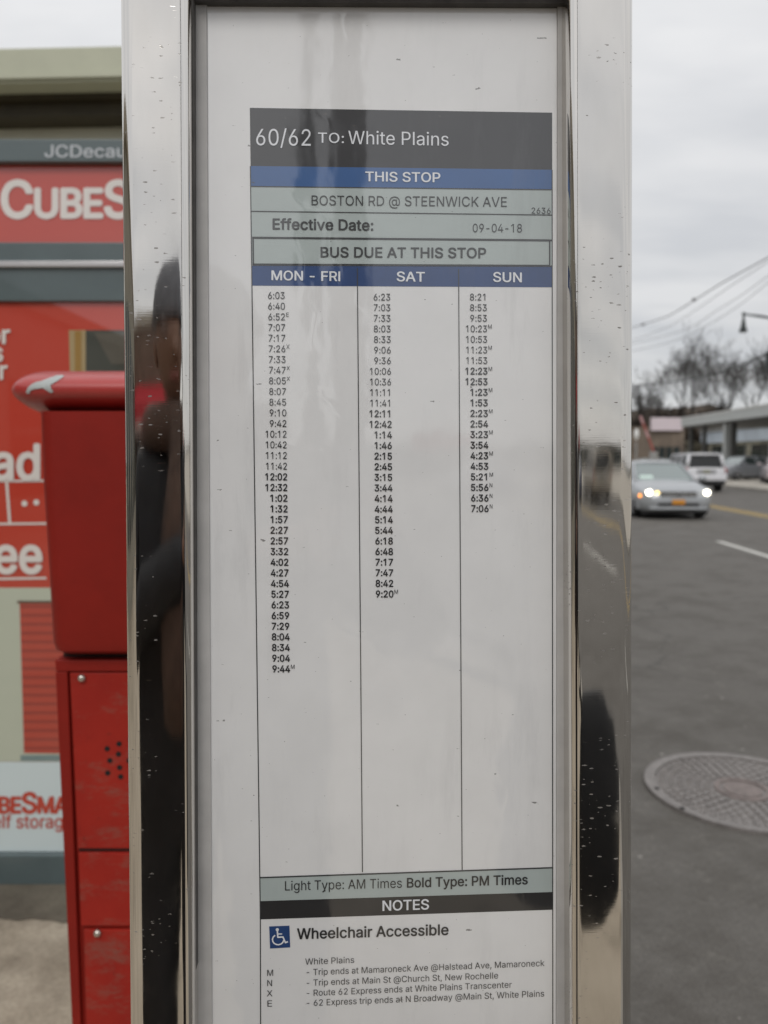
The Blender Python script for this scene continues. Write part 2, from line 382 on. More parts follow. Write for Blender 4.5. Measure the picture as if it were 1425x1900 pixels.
FONT = ''' 	188	
,	188	38 -119 68 71 137 71 84 -119
-	453	337 244 337 188 114 188 114 244
.	188	95 -4 78 -1 63 9 53 24 50 41 53 59 63 73 78 83 95 87 113 83 128 73 138 59 141 41 138 24 128 9 113 -1
/	249	235 533 71 -76 14 -76 178 533
0	453	227 -7 174 1 130 24 95 62 69 113 53 178 48 254 53 330 69 395 95 447 130 484 174 508 227 516 279 508 323 484 358 447 384 395 400 330 405 254 400 178 384 113 359 62 323 24 279 1|227 50 261 56 290 74 313 103 330 144 340 194 344 254 340 314 330 365 313 405 290 435 261 453 227 460 192 453 163 435 140 405 123 365 113 314 109 254 113 194 123 144 140 103 163 74 192 56
1	453	276 509 276 0 212 0 212 448 86 358 86 427 198 509
2	453	64 0 64 47 234 229 282 282 311 327 320 371 317 397 308 419 293 436 273 449 224 460 196 457 172 447 153 433 139 413 130 390 127 362 66 362 71 405 86 442 111 473 143 496 182 511 225 516 268 511 306 497 337 474 361 445 376 411 381 372 371 318 336 259 267 180 153 60 389 57 389 0
3	453	218 -7 173 -3 133 10 98 30 70 57 52 91 44 132 109 132 115 107 126 87 144 71 165 59 219 50 275 61 297 74 315 93 325 116 329 145 326 172 316 196 299 217 275 234 242 244 201 248 157 248 157 299 288 448 70 452 70 509 372 509 372 461 211 278 211 289 264 288 308 276 344 253 371 222 387 186 393 145 387 103 370 66 344 36 309 12 266 -2
4	453	40 105 40 158 247 509 311 509 109 166 413 163 413 105|282 0 282 121 282 146 282 318 343 318 343 0
5	453	221 -7 178 -2 140 11 108 32 83 60 66 93 60 130 122 130 127 108 138 89 173 60 221 50 250 53 276 64 298 82 314 104 324 131 328 162 324 193 314 221 297 244 275 262 248 273 218 277 167 268 128 246 67 253 96 509 366 509 366 452 151 452 134 301 178 325 229 334 263 330 294 321 321 306 345 285 364 260 379 231 388 199 391 163 385 117 369 76 343 41 309 15 268 -1
6	453	226 -7 182 -1 142 15 109 40 84 74 69 115 64 162 68 199 80 239 137 340 252 509 322 509 151 261 165 288 196 307 235 314 278 309 316 295 346 271 370 240 384 201 389 157 384 112 368 73 343 39 310 14 271 -2|226 48 254 52 279 63 299 79 314 101 324 128 327 157 324 187 314 213 299 235 279 251 254 262 226 265 198 262 174 252 153 235 138 214 128 188 125 158 128 128 138 102 153 79 174 63 198 52
7	453	97 0 323 448 62 452 62 509 391 509 391 449 165 0
8	453	226 -7 178 -2 136 11 101 33 74 62 57 96 52 135 55 166 65 195 81 220 101 241 125 256 153 265 119 282 93 308 76 342 70 380 75 417 90 450 114 477 146 498 184 511 226 516 269 511 306 498 337 477 361 450 377 417 382 380 376 342 359 308 333 282 300 267 327 256 351 241 372 220 387 195 397 166 401 135 395 96 378 62 352 33 317 11 275 -2|226 49 258 52 285 60 307 74 323 91 333 113 337 139 333 165 322 189 305 208 283 223 256 232 226 235 196 232 169 223 147 208 130 189 119 165 115 139 119 113 129 91 145 74 167 60 195 52|226 290 274 300 293 313 307 330 316 351 319 376 316 399 308 420 294 437 275 449 226 460 177 449 159 437 145 420 136 399 133 376 136 351 145 330 159 313 178 300
9	453	226 516 271 510 310 494 343 468 368 434 384 393 389 347 385 309 373 270 315 168 200 0 130 0 301 248 287 221 257 202 218 195 175 199 137 214 106 237 83 269 68 307 64 352 69 397 85 436 110 469 143 494 182 510|226 460 199 457 174 446 154 429 138 407 129 381 125 352 129 322 138 295 154 274 174 257 199 247 226 243 254 247 279 257 299 273 314 295 324 321 327 350 324 381 314 407 299 429 279 446 254 457
:	188	95 -4 78 -1 63 9 53 24 50 41 53 59 63 73 78 83 95 87 113 83 128 73 138 59 141 41 138 24 128 9 113 -1|95 271 78 274 63 284 53 299 50 316 53 334 63 349 78 359 95 362 113 359 128 349 138 334 141 316 138 299 128 284 113 274
@	676	355 -135 284 -130 221 -114 167 -88 122 -53 87 -8 61 46 45 109 40 179 46 248 61 309 87 363 123 408 167 444 220 470 281 486 349 492 415 486 472 469 522 442 562 407 594 366 617 319 631 268 635 215 631 142 615 76 599 49 579 28 551 15 517 11 476 17 441 36 429 50 423 68 408 48 388 30 361 17 326 13 285 18 251 35 224 62 204 96 192 137 188 182 193 226 207 265 228 297 257 322 291 338 330 343 360 340 385 331 416 306 419 335 474 335 474 110 476 91 485 74 499 63 518 59 540 63 557 76 568 97 576 127 581 215 577 259 567 301 548 339 523 373 490 402 450 424 402 438 347 442 292 438 242 424 199 402 164 372 135 334 115 289 102 236 98 178 102 119 115 66 135 21 165 -17 201 -46 246 -68 298 -81 357 -85 412 -80 458 -69 489 -59 504 -107 464 -120 411 -131|329 65 359 68 382 78 400 95 412 118 422 185 419 221 411 249 399 269 381 282 331 292 305 288 283 277 265 260 252 239 242 185 251 125 262 101 279 81 301 69
A	480	16 0 201 509 276 509 463 0 395 0 287 302 264 372 232 478 245 478 213 371 191 302 85 0|110 142 110 199 370 199 370 142
B	456	60 0 60 509 241 509 289 504 329 491 359 469 381 442 394 410 398 374 395 344 387 320 356 286 315 267 339 257 363 245 385 227 402 203 414 173 418 136 413 100 400 67 377 39 344 18 301 4 247 0|125 57 245 57 296 63 330 80 349 105 355 137 352 161 342 184 327 203 306 218 279 228 248 231 125 231|125 285 238 285 288 296 308 309 323 326 333 348 336 372 330 403 313 429 283 446 240 452 125 452
C	510	267 -7 205 1 150 25 104 63 70 115 48 179 40 254 48 329 70 393 104 445 150 484 205 508 267 516 340 504 373 490 402 471 427 447 448 418 463 385 473 348 408 348 389 395 357 428 315 449 267 456 223 450 184 432 150 403 125 364 109 314 103 254 109 194 125 145 151 105 184 76 223 59 267 53 315 60 357 81 389 114 408 160 473 160 463 124 448 91 428 62 402 38 373 19 341 5 305 -4
D	502	219 0 96 0 96 57 215 57 272 63 318 81 354 110 379 149 394 198 399 255 394 312 379 361 354 399 320 428 275 446 221 452 93 452 93 509 225 509 294 501 353 478 399 441 433 391 455 329 462 255 455 181 433 119 398 68 351 31 291 8|125 509 125 0 60 0 60 509
E	419	60 0 60 509 372 509 372 452 125 452 125 286 355 286 355 229 125 229 125 57 375 57 375 0
F	410	60 0 60 509 369 509 369 452 125 452 125 278 346 278 346 221 125 221 125 0
G	520	269 -7 205 1 149 25 104 64 69 116 47 179 40 254 47 329 69 393 103 445 149 484 203 508 265 516 304 513 340 504 374 489 403 469 429 445 449 416 465 384 474 349 408 349 387 393 356 427 315 448 265 456 222 450 183 432 150 404 125 364 109 314 103 254 109 194 125 145 151 105 184 76 224 59 269 53 309 57 345 71 374 93 396 123 410 160 415 202 434 199 283 199 283 256 478 256 478 200 471 141 451 91 419 50 377 19 326 0
H	517	60 0 60 509 125 509 125 289 392 289 392 509 457 509 457 0 392 0 392 232 125 232 125 0
I	189	62 0 62 509 127 509 127 0
J	396	185 -7 124 3 75 33 44 81 33 145 33 173 98 173 98 145 104 104 122 74 149 56 185 50 220 56 248 74 266 104 272 145 272 509 336 509 336 145 326 81 294 33 246 3
K	467	104 145 104 216 139 261 174 303 212 344 364 509 448 509 231 276|60 0 60 509 125 509 125 334 124 225 125 193 125 0|372 0 188 259 228 309 449 0
L	393	60 0 60 509 125 509 125 57 361 57 361 0
M	628	60 0 60 509 152 509 277 187 287 159 299 123 311 84 322 49 307 49 318 83 330 121 342 158 352 187 476 509 568 509 568 0 504 0 504 291 504 327 505 369 506 413 507 457 498 409 482 363 467 322 456 291 342 0 286 0 170 291 159 321 145 361 129 408 112 457 119 457 120 416 121 372 122 328 122 291 122 0
N	523	60 0 60 509 136 509 343 183 363 151 388 107 414 55 405 54 401 108 399 157 399 195 399 509 463 509 463 0 387 0 202 290 177 331 148 381 108 452 119 454 122 384 124 328 125 291 125 0
O	533	267 -7 205 1 150 25 105 63 70 115 48 179 40 254 48 329 70 393 105 445 150 484 205 508 267 516 329 508 384 484 429 445 464 393 486 329 493 254 486 179 464 115 429 63 384 25 329 1|267 53 310 59 349 76 383 105 408 144 425 194 430 254 425 314 408 365 383 404 349 433 310 450 267 456 223 450 184 433 151 404 125 364 109 314 103 254 109 194 125 144 151 105 184 76 223 59
P	445	60 0 60 509 235 509 289 503 332 487 366 462 390 430 404 391 409 348 404 304 390 265 366 233 332 207 289 191 235 186 125 186 125 0|125 242 233 242 269 246 297 256 318 272 333 294 342 319 344 348 342 376 333 402 318 423 297 439 268 449 232 452 125 452
R	449	60 0 60 509 236 509 290 504 333 489 367 465 390 433 405 395 409 352 405 309 390 271 367 240 333 217 289 203 236 198 125 198 125 0|125 255 234 255 269 258 298 267 319 281 334 300 342 324 345 352 342 380 334 405 319 425 298 440 269 449 233 452 125 452|353 0 230 229 303 229 428 0
S	447	224 -9 172 -4 128 9 91 31 64 60 46 96 38 137 104 137 110 110 123 88 142 71 166 59 224 49 257 52 286 60 311 74 329 92 341 114 346 139 342 161 332 179 296 205 245 222 184 239 128 260 86 289 60 326 52 372 58 413 75 448 102 476 138 498 180 511 227 516 275 511 316 498 351 476 377 449 394 415 401 378 337 378 326 412 302 437 267 453 225 459 194 456 167 448 145 435 129 418 118 398 115 376 119 352 131 334 169 308 212 293 264 279 312 264 359 238 395 198 405 171 408 139 403 99 386 64 360 34 323 11 278 -4
T	449	32 452 32 509 417 509 417 452 257 452 257 0 193 0 193 452
U	517	259 -8 203 -2 154 15 114 43 85 80 66 124 60 173 60 509 124 509 124 178 128 144 141 113 160 87 187 68 220 56 259 52 298 56 331 68 357 87 377 113 389 144 393 178 393 509 457 509 457 173 451 124 433 80 403 43 363 15 315 -2
V	480	204 0 16 509 84 509 192 206 215 137 248 31 235 31 267 138 290 206 395 509 463 509 278 0
W	686	155 0 16 509 82 509 163 196 175 145 187 94 197 40 189 40 200 94 211 145 224 196 306 509 380 509 462 196 474 145 486 94 497 40 488 40 499 94 510 145 523 196 603 509 670 509 530 0 455 0 368 323 351 391 336 475 350 475 335 395 318 323 230 0
X	474	18 0 217 284 217 236 29 509 104 509 178 400 204 361 223 329 243 292 232 292 252 329 272 361 298 400 374 509 446 509 259 239 259 287 456 0 382 0 292 129 268 165 250 195 230 231 244 231 225 196 206 166 182 129 91 0
Y	472	203 0 203 208 16 509 91 509 192 344 222 292 250 230 224 230 251 293 280 344 381 509 455 509 268 208 268 0
a	389	160 -9 126 -5 94 5 68 22 48 45 35 73 30 108 34 138 43 161 58 179 78 193 125 211 178 220 234 227 265 235 273 243 276 255 267 297 240 322 196 331 149 322 118 301 100 274 41 291 57 322 79 346 104 364 133 375 194 384 239 379 286 360 306 343 322 320 333 290 337 251 337 0 277 0 277 52 252 25 215 1|170 45 202 49 228 59 248 74 263 93 272 115 276 138 276 190 259 182 231 176 200 171 175 168 134 159 103 139 95 124 92 105 102 72 130 52
b	424	229 -8 198 -5 172 4 138 31 118 59 112 0 53 0 53 509 114 509 114 319 137 346 171 373 197 381 229 384 274 378 313 361 345 332 370 293 385 245 390 189 385 133 370 84 346 45 313 16 274 -2|220 47 253 51 279 66 301 88 316 117 325 151 328 189 325 227 316 261 301 290 280 311 253 325 220 330 188 325 161 312 140 291 125 263 116 229 113 189 116 150 125 115 140 86 162 65 188 51
c	396	207 -8 159 -2 117 16 82 46 56 85 40 133 34 187 40 243 56 291 82 330 117 360 159 378 207 384 260 377 305 356 340 322 362 277 303 262 290 289 270 311 242 325 207 330 173 325 145 310 124 287 108 258 99 224 96 187 99 151 108 117 124 89 145 66 173 51 207 46 243 52 271 66 292 89 304 117 363 102 341 56 306 21 261 -1
d	424	195 -8 151 -2 111 16 79 45 55 84 39 133 34 189 39 245 55 293 79 332 112 361 151 378 196 384 228 381 253 373 287 346 306 319 311 509 372 509 372 0 313 0 313 59 287 31 252 4 227 -5|205 47 236 51 263 65 284 86 299 115 309 150 312 189 309 229 300 263 284 291 263 312 237 325 205 330 172 325 145 311 124 290 108 261 99 227 96 189 99 151 109 117 124 88 145 66 172 51
e	404	212 -8 161 -2 117 16 82 46 56 85 40 132 34 187 39 242 55 290 81 329 115 359 157 378 205 384 266 374 294 361 319 341 341 315 357 282 368 242 371 194 371 169 96 169 100 139 110 106 128 80 151 61 179 50 212 46 254 53 285 73 306 105 365 91 353 63 335 39 311 19 283 4 249 -5|98 221 309 221 307 237 298 269 283 294 263 314 237 326 205 330 173 326 146 313 125 294 109 270 99 241
f	254	228 379 228 327 6 327 6 379|81 0 81 432 84 461 96 486 113 505 135 519 187 530 222 527 243 521 227 468 215 472 195 474 171 470 154 460 145 443 142 419 142 0
g	425	207 -151 168 -148 134 -140 82 -110 51 -69 101 -41 122 -66 154 -88 207 -97 249 -92 282 -75 304 -47 311 -6 311 68 287 41 252 16 227 8 195 5 152 10 113 27 80 53 55 90 39 136 34 191 39 246 55 293 80 332 112 361 152 378 196 384 228 382 253 373 288 346 308 319 313 379 372 379 372 -9 367 -54 350 -90 324 -117 291 -136 251 -147|205 59 237 63 264 75 285 95 300 121 309 154 312 193 309 231 300 264 285 291 264 312 237 325 205 330 172 325 145 312 124 290 109 262 99 229 96 193 99 155 109 123 124 96 145 76 172 63
h	410	114 227 114 0 53 0 53 509 114 509 114 287 102 287 124 332 152 362 187 379 227 384 264 380 295 369 321 349 341 321 353 285 357 240 357 0 296 0 296 235 290 275 273 304 246 323 210 329 184 326 161 317 141 303 126 283 117 257
i	167	53 0 53 379 114 379 114 0|84 443 67 446 54 455 44 468 41 483 44 499 54 512 67 521 84 524 100 521 114 512 123 499 126 483 123 468 114 455 100 446
k	381	110 137 110 212 121 212 284 379 360 379 184 199 177 199|53 0 53 509 114 509 114 0|294 0 148 186 191 229 372 0
l	176	56 0 56 509 120 509 120 0
m	610	53 0 53 379 112 379 112 295 118 323 132 346 172 376 219 386 257 380 287 361 309 331 321 295 312 295 322 321 337 343 381 375 437 386 468 383 497 372 522 354 541 328 553 296 557 255 557 0 496 0 496 254 490 289 473 313 447 326 419 330 395 328 374 320 345 290 335 247 335 0 274 0 274 260 269 288 253 311 229 326 199 330 158 320 140 307 126 289 117 266 114 238 114 0
n	410	114 227 114 0 53 0 53 379 112 379 112 287 102 287 124 332 152 362 187 379 227 384 264 380 295 369 321 349 341 321 353 285 357 240 357 0 296 0 296 235 290 275 273 304 246 323 210 329 184 326 161 317 141 303 126 283 117 257
o	415	207 -8 159 -2 117 16 82 46 56 85 40 133 34 187 40 243 56 291 82 330 117 360 159 378 207 384 256 378 299 360 333 330 359 291 376 243 381 187 376 133 359 85 333 46 299 16 256 -2|207 46 242 51 270 66 292 89 307 117 316 151 319 187 316 224 307 258 292 287 270 310 242 325 207 330 173 325 145 310 124 287 108 258 99 224 96 187 99 151 108 117 124 89 145 66 173 51
p	424	53 -143 53 379 112 379 112 319 137 346 171 373 197 381 229 384 274 378 313 361 345 332 370 293 385 245 390 189 385 133 370 84 346 45 313 16 274 -2 229 -8 198 -5 173 4 138 31 118 59 114 -143|220 47 253 51 279 66 301 88 316 117 325 151 328 189 325 227 316 261 301 290 280 311 253 325 220 330 188 325 161 312 140 291 125 263 116 229 113 189 116 150 125 115 140 86 162 65 188 51
r	259	53 0 53 379 112 379 112 321 130 347 152 367 181 380 213 385 229 384 243 384 243 322 230 324 207 326 182 323 159 315 140 301 126 284 117 262 114 237 114 0
s	365	182 -8 145 -5 112 3 84 18 62 38 45 63 36 94 94 107 105 79 124 60 150 49 181 45 217 50 244 62 262 81 268 103 265 121 254 136 237 147 212 155 149 170 104 186 72 208 53 237 47 274 51 305 65 332 87 354 115 370 149 381 187 384 223 381 254 372 279 358 299 339 324 290 268 277 258 298 243 316 219 328 187 333 156 329 131 317 114 299 109 277 112 258 124 243 172 223 229 209 275 194 306 171 325 142 331 107 326 75 312 47 290 24 260 6 223 -5
t	227	204 379 204 327 6 327 6 379|65 471 126 471 126 98 128 76 136 61 150 53 170 50 185 51 202 54 213 2 192 -3 168 -4 125 2 92 21 72 52 65 93
u	410	182 -5 146 -1 115 11 89 31 69 59 57 95 53 139 53 379 114 379 114 144 119 105 137 75 164 56 200 50 226 53 249 62 268 77 283 97 293 122 296 153 296 379 357 379 357 0 298 0 298 92 307 92 286 47 257 17 222 0
v	389	163 0 17 379 84 379 165 155 187 87 206 21 184 21 203 87 224 155 305 379 371 379 226 0
w	567	138 0 23 379 87 379 133 214 154 137 175 41 165 41 186 135 206 214 252 379 316 379 362 214 382 136 402 41 391 41 413 135 434 214 480 379 545 379 429 0 368 0 319 172 305 225 291 280 277 338 291 338 277 280 263 225 248 172 199 0
x	379	21 0 171 218 171 171 29 379 100 379 147 306 179 253 207 206 175 206 202 253 233 306 282 379 352 379 209 169 209 214 358 0 287 0 231 85 200 136 173 182 205 182 178 136 148 85 91 0
y	389	47 -139 61 -86 71 -87 104 -89 130 -74 151 -36 163 -1 17 379 84 379 165 155 187 87 206 21 184 21 202 87 224 155 305 379 371 379 204 -58 177 -107 139 -136 91 -145 65 -143
•	389	194 93 166 96 139 107 117 124 100 147 89 173 85 202 89 231 100 257 117 279 139 296 166 307 194 311 223 307 249 296 272 279 289 257 300 231 304 202 300 173 289 147 272 124 249 107 223 96'''
# ------------------------------------------------------------------ lettering (outline alphabet, 1000 units per em, capitals 509 high)
CAP = 509.0
GLYPH = {}
for _l in FONT.split('\n'):
    _k, _a, _p = _l.split('\t')
    polys = []
    if _p:
        for q in _p.split('|'):
            n_ = [int(z) for z in q.split()]
            polys.append([(n_[i], n_[i+1]) for i in range(0, len(n_), 2)])
    GLYPH[_k] = (int(_a), polys)
def _area(p): return .5*sum(p[i][0]*p[(i+1) % len(p)][1] - p[(i+1) % len(p)][0]*p[i][1] for i in range(len(p)))
def _inside(pt, p):
    x, y = pt; c = False
    for i in range(len(p)):
        x1, y1 = p[i]; x2, y2 = p[(i+1) % len(p)]
        if (y1 > y) != (y2 > y) and x < (x2-x1)*(y-y1)/(y2-y1)+x1: c = not c
    return c
_tri = {}
def glyph_tris(ch, bold):
    key = (ch, bold)
    if key in _tri: return _tri[key]
    polys = GLYPH[ch][1]
    res = []
    if polys:
        big = max(polys, key=lambda q: abs(_area(q)))
        sgn = 1 if _area(big) > 0 else -1
        outs = [q for q in polys if _area(q)*sgn > 0]
        holes = [q for q in polys if _area(q)*sgn < 0]
        for k, o in enumerate(outs):
            hs = [h for h in holes if _inside(h[0], o)]
            oo = [o]+hs
            vs = [Vector((x, y, 0)) for q in oo for x, y in q]
            ts = tessellate_polygon([[Vector((x, y, 0)) for x, y in q] for q in oo])
            res.append((vs, [tuple(t) for t in ts], k))
    _tri[key] = res
    return res
def text_width(s, track=0):
    return sum(GLYPH[c][0]+track for c in s) - track
def text(mb, s, place, bold=0, track=0, base=0.0, sizes=None):
    """adds s to mb; place(x_em, y_em, k) -> point; bold: stroke weight gained, by laying shifted copies of the glyph; sizes: scale of each character"""
    x = base
    sh = [(0, 0)] if bold < 5 else [(bold*cos(R(a)), bold*.8*sin(R(a))) for a in range(0, 360, 60 if bold < 20 else 45)]
    for i, ch in enumerate(s):
        sc = sizes[i] if sizes else 1.0
        for vs, ts, k in glyph_tris(ch, 0):
            for j, (ox, oy) in enumerate(sh):
                mb.add([place(x+v.x*sc+ox, v.y*sc+oy, k+j*.25) for v in vs], ts)
        x += (GLYPH[ch][0]+track)*sc
    return x

# ------------------------------------------------------------------ the timetable case
YAW = R(3.0)
U = Vector((cos(YAW), sin(YAW), 0)); NN = Vector((sin(YAW), -cos(YAW), 0)); VV = Vector((0, 0, 1))
O0 = at(712.5, 848, 0.51)
def P(px, py, depth=0.0):
    """point of the plane parallel to the case's face, depth metres in front of it, where the photograph shows pixel px, py"""
    d = ray(px, py); o = O0 + NN*depth
    t = (o - EYE).dot(NN) / d.dot(NN)
    return EYE + d*t
GRD = .12                                   # pavement level
base_pt = O0 + NN*-.03; base_pt.z = GRD
case = empty('timetable_case', base_pt, 'tall polished stainless steel case holding the printed bus timetable', 'timetable case')
def edge(x0, x1, py): return x0 + (x1-x0)*py/1900.0
PY0, PY1 = -95.0, 2450.0
def bar(name, xo, xi, side):
    secs = []
    for py in (PY0, 300, 950, 1500, PY1):
        a = P(edge(*xo, py), py); b = P(edge(*xi, py), py)
        wd = (b-a).length; dirv = (b-a).normalized()
        ro, ri = .0088, .0055
        pr = [(0, -.048), (0, -.028), (0, -.0125)]
        for i in range(0, 9):
            q = pi/2*i/8; pr.append((ro-ro*cos(q), -ro+ro*sin(q)))
        nfl = 12
        for i in range(1, nfl):
            pr.append((ro+(wd-ro-ri)*i/nfl, 0))
        for i in range(0, 9):
            q = pi/2*i/8; pr.append((wd-ri+ri*sin(q), -ri+ri*cos(q)))
        pr += [(wd, -.008), (wd, -.015), (wd, -.024), (wd, -.048)]
        sec = []
        for e_, d_ in pr:
            tt = e_/wd
            bow = BOW*(1-(2*tt-1)**2) if d_ > -.010 else 0
            bow += 0.0
            sec.append(a + dirv*e_ + NN*(d_+bow))
        secs.append(sec)
    mb = MB().loft(secs, closed=True, caps=True)
    return mb.build(name, STEEL, case, autosmooth=40)
BOW = .00045
bar('frame_bar', (218, 237), (351, 359), 0)
bar('frame_bar', (1181, 1177.5), (1057, 1061), 1)
DG = -.020                                   # face of the sheet, behind the front of the bars
def strip_mesh(pts, depth, thick):
    f = [P(x, y, depth) for x, y in pts]; b = [q - NN*thick for q in f]
    return MB().hexa([b[3], b[2], f[2], f[3], b[0], b[1], f[1], f[0]])
# grey strips painting the shade on both margins of the sheet, and the dark gaskets behind the bars
strip_mesh([(356, -80), (383, -80), (396, 2400), (362, 2400)], DG+.002, .02).build('shade_strip', ALU_SHADE, case, bevel=.0004)
strip_mesh([(1035, -80), (1056, -80), (1060, 2400), (1032, 2400)], DG+.002, .02).build('shade_strip', ALU_SHADE, case, bevel=.0004)
strip_mesh([(343, -80), (358, -80), (365, 2400), (350, 2400)], DG+.011, .025).build('gasket', RUBBER, case)
strip_mesh([(1052.5, -80), (1066, -80), (1069, 2400), (1057, 2400)], DG+.010, .025).build('gasket', RUBBER, case)
# top and bottom rails between the bars
strip_mesh([(345, -100), (1066, -100), (1066, -26), (345, -28)], -.004, .04).build('top_rail', STEEL, case, bevel=.002)
strip_mesh([(345, -60), (1064, -60), (1062, 6), (352, 2)], DG+.006, .02).build('gasket', RUBBER, case)
strip_mesh([(358, 2380), (1066, 2380), (1066, 2450), (358, 2450)], -.004, .04).build('bottom_rail', STEEL, case, bevel=.002)
strip_mesh([(345, -95), (1066, -95), (1068, 2440), (352, 2440)], -.032, .014).build('back_panel', WHITE_BOARD, case)
# post under the case
_c = O0 - NN*.03
MB().tube([(_c.x, _c.y, GRD), (_c.x, _c.y, 1.0)], .045, 20).build('post', STEEL, case, smooth=False, autosmooth=40)
MB().tube([(_c.x, _c.y, GRD), (_c.x, _c.y, GRD+.03)], .11, 20).build('base_plate', ALU_SHADE, case)

# ------------------------------------------------------------------ the printed sheet
sheet = empty('timetable_sheet', P(712, 2300, DG), 'white laminated bus timetable with blue and grey bands and three columns of times', 'timetable')
def lay(pts, z, m, name, parent=None):
    """flat printed area: corners in picture pixels, z = ink layer above the paper"""
    mb = MB()
    # finely cut so that long thin areas stay exact
    mb.add([P(x, y, DG + z) for x, y in pts], [tuple(range(len(pts)))])
    return mb.build(name, m, parent or sheet)
T = .00012
strip_mesh([(378, -20), (1042, -20), (1040, 2385), (388, 2385)], DG, .0006).build('paper', INK_WHITE, sheet)
# x of the table's edges and rules as the rows go down
def xl(y): return 463.5 + (483-463.5)*(y-200)/1440.0
def xr(y): return 1024.5 + (1.5)*(y-208)/1400.0
def band(yl0, yr0, yl1, yr1, m, name, z=1, inset=0):
    return lay([(xl(yl0)+inset, yl0), (xr(yr0)-inset, yr0), (xr(yr1)-inset, yr1), (xl(yl1)+inset, yl1)], T*z, m, name)
hb = band(200, 209, 308, 315, INK_GREY, 'header_band')
sb = band(308, 315, 345, 351, INK_BLUE, 'stop_band')
nb = band(346.5, 353, 391, 398, INK_SAGE, 'stop_name_band')
db = band(393, 400, 439, 444, INK_SAGE, 'date_band')
bb = band(442.5, 447.5, 490, 492.5, INK_SAGE, 'due_band')
wb = band(493, 495, 530, 533, INK_DBLUE, 'weekday_band')
lb = band(1629, 1611, 1672, 1655, INK_SAGE, 'type_key_band')
kb = band(1672, 1655, 1706, 1688, INK_BLACK, 'notes_band')
def line(x0, y0, x1, y1, wpx, mb, z=2):
    d = Vector((x1-x0, y1-y0)).normalized(); n = Vector((-d.y, d.x))*wpx/2
    seg = 8
    for i in range(seg):
        a = i/seg; b = (i+1)/seg
        q = [(x0+(x1-x0)*a, y0+(y1-y0)*a), (x0+(x1-x0)*b, y0+(y1-y0)*b)]
        mb.add([P(q[0][0]+n.x, q[0][1]+n.y, DG+T*z), P(q[1][0]+n.x, q[1][1]+n.y, DG+T*z), P(q[1][0]-n.x, q[1][1]-n.y, DG+T*z), P(q[0][0]-n.x, q[0][1]-n.y, DG+T*z)], [(0,1,2,3)])
mb = MB()
line(464.5, 308, 483, 1700, 1.9, mb)
line(483, 1700, 484.5, 2300, 1.9, mb)
mb.build('border_rule', INK_TEXT, sheet)
mb = MB()
line(1024.5, 315, 1025.5, 1613, 1.9, mb, 2); line(1025.5, 1613, 1026, 2300, 1.9, mb, 2)
mb.build('border_rule', INK_TEXT, sheet)
mb = MB(); line(663, 497, 672.5, 1618, 1.7, mb, 3); mb.build('column_rule', INK_TEXT, sheet)
mb = MB(); line(851, 499, 857.5, 1614, 1.7, mb, 3); mb.build('column_rule', INK_TEXT, sheet)
for a_, b_, c_, d_, w_, z_ in ((xl(345.7), 345.7, xr(352), 352, 1.6, 3), (xl(392), 392, xr(399), 399, 1.6, 3), (xl(440)+1, 441, xr(446)-1, 446, 3.4, 3),
                       (xl(491)+1, 491.5, xr(493)-1, 493.5, 2.0, 3), (xl(1629), 1628.5, xr(1611), 1610, 2.6, 3),
                       (469.5, 442, 470, 491, 2.6, 4), (1020, 446, 1020, 492, 2.6, 4), (470, 489.5, 1020, 492, 1.5, 4)):
    mb = MB(); line(a_, b_, c_, d_, w_, mb, z_); mb.build('row_rule', INK_TEXT, sheet)

def write(s, x0, y0, x1, y1, cap, m, parent, name='lettering', bold=0, mb=None, z=4, track=0, sizes=None, end=True):
    """baseline from (x0,y0) to (x1,y1) in picture pixels, capitals cap pixels high"""
    if sizes: wd = sum((GLYPH[c][0]+track)*q for c, q in zip(s, sizes))
    else: wd = text_width(s, track)
    own = mb is None
    mb = mb or MB()
    dx, dy = (x1-x0)/wd, (y1-y0)/wd
    k = cap/CAP
    def place(ex, ey, kk): return P(x0+ex*dx+ey*k*.0, y0+ex*dy-ey*k, DG+T*z+kk*.00002)
    text(mb, s, place, bold, track, sizes=sizes)
    if own: return mb.build(name, m, parent)
    return mb
BD = 17
write('60/62', 472, 269.5, 580, 270.5, 30.5, INK_PALE, hb, bold=4)
write('TO:', 589, 264.5, 640, 265.5, 18.5, INK_PALE, hb, bold=5, track=20)
write('White Plains', 645.5, 267, 834, 270.5, 24.5, INK_PALE, hb, bold=4)
write('THIS STOP', 677, 336, 818, 338, 17.5, INK_PALE, sb, bold=14)
write('BOSTON RD @ STEENWICK AVE', 576, 380.5, 942, 383.5, 18, INK_TEXT, nb, bold=4)
write('2636', 985, 396, 1023, 396.5, 11, INK_TEXT, nb)
write('Effective Date:', 504, 425, 694, 427.5, 19.5, INK_TEXT, db, bold=BD)
write('09-04-18', 876, 430.5, 970, 431, 15.5, INK_TEXT, db, bold=3)
write('BUS DUE AT THIS STOP', 593, 477, 903, 478.5, 18.5, INK_TEXT, bb, bold=15)
write('MON - FRI', 502, 519.5, 633, 521.5, 17.5, INK_PALE, wb, bold=15)
write('SAT', 735, 521.5, 789, 522.5, 17.5, INK_PALE, wb, bold=15)
write('SUN', 914, 522.5, 970, 523.5, 17.5, INK_PALE, wb, bold=15)
C1 = "6:03 6:40 6:52E 7:07 7:17 7:26X 7:33 7:47X 8:05X 8:07 8:45 9:10 9:42 10:12 10:42 11:12 11:42 *12:02 *12:32 *1:02 *1:32 *1:57 *2:27 *2:57 *3:32 *4:02 *4:27 *4:54 *5:27 *6:23 *6:59 *7:29 *8:04 *8:34 *9:04 *9:44M".split()
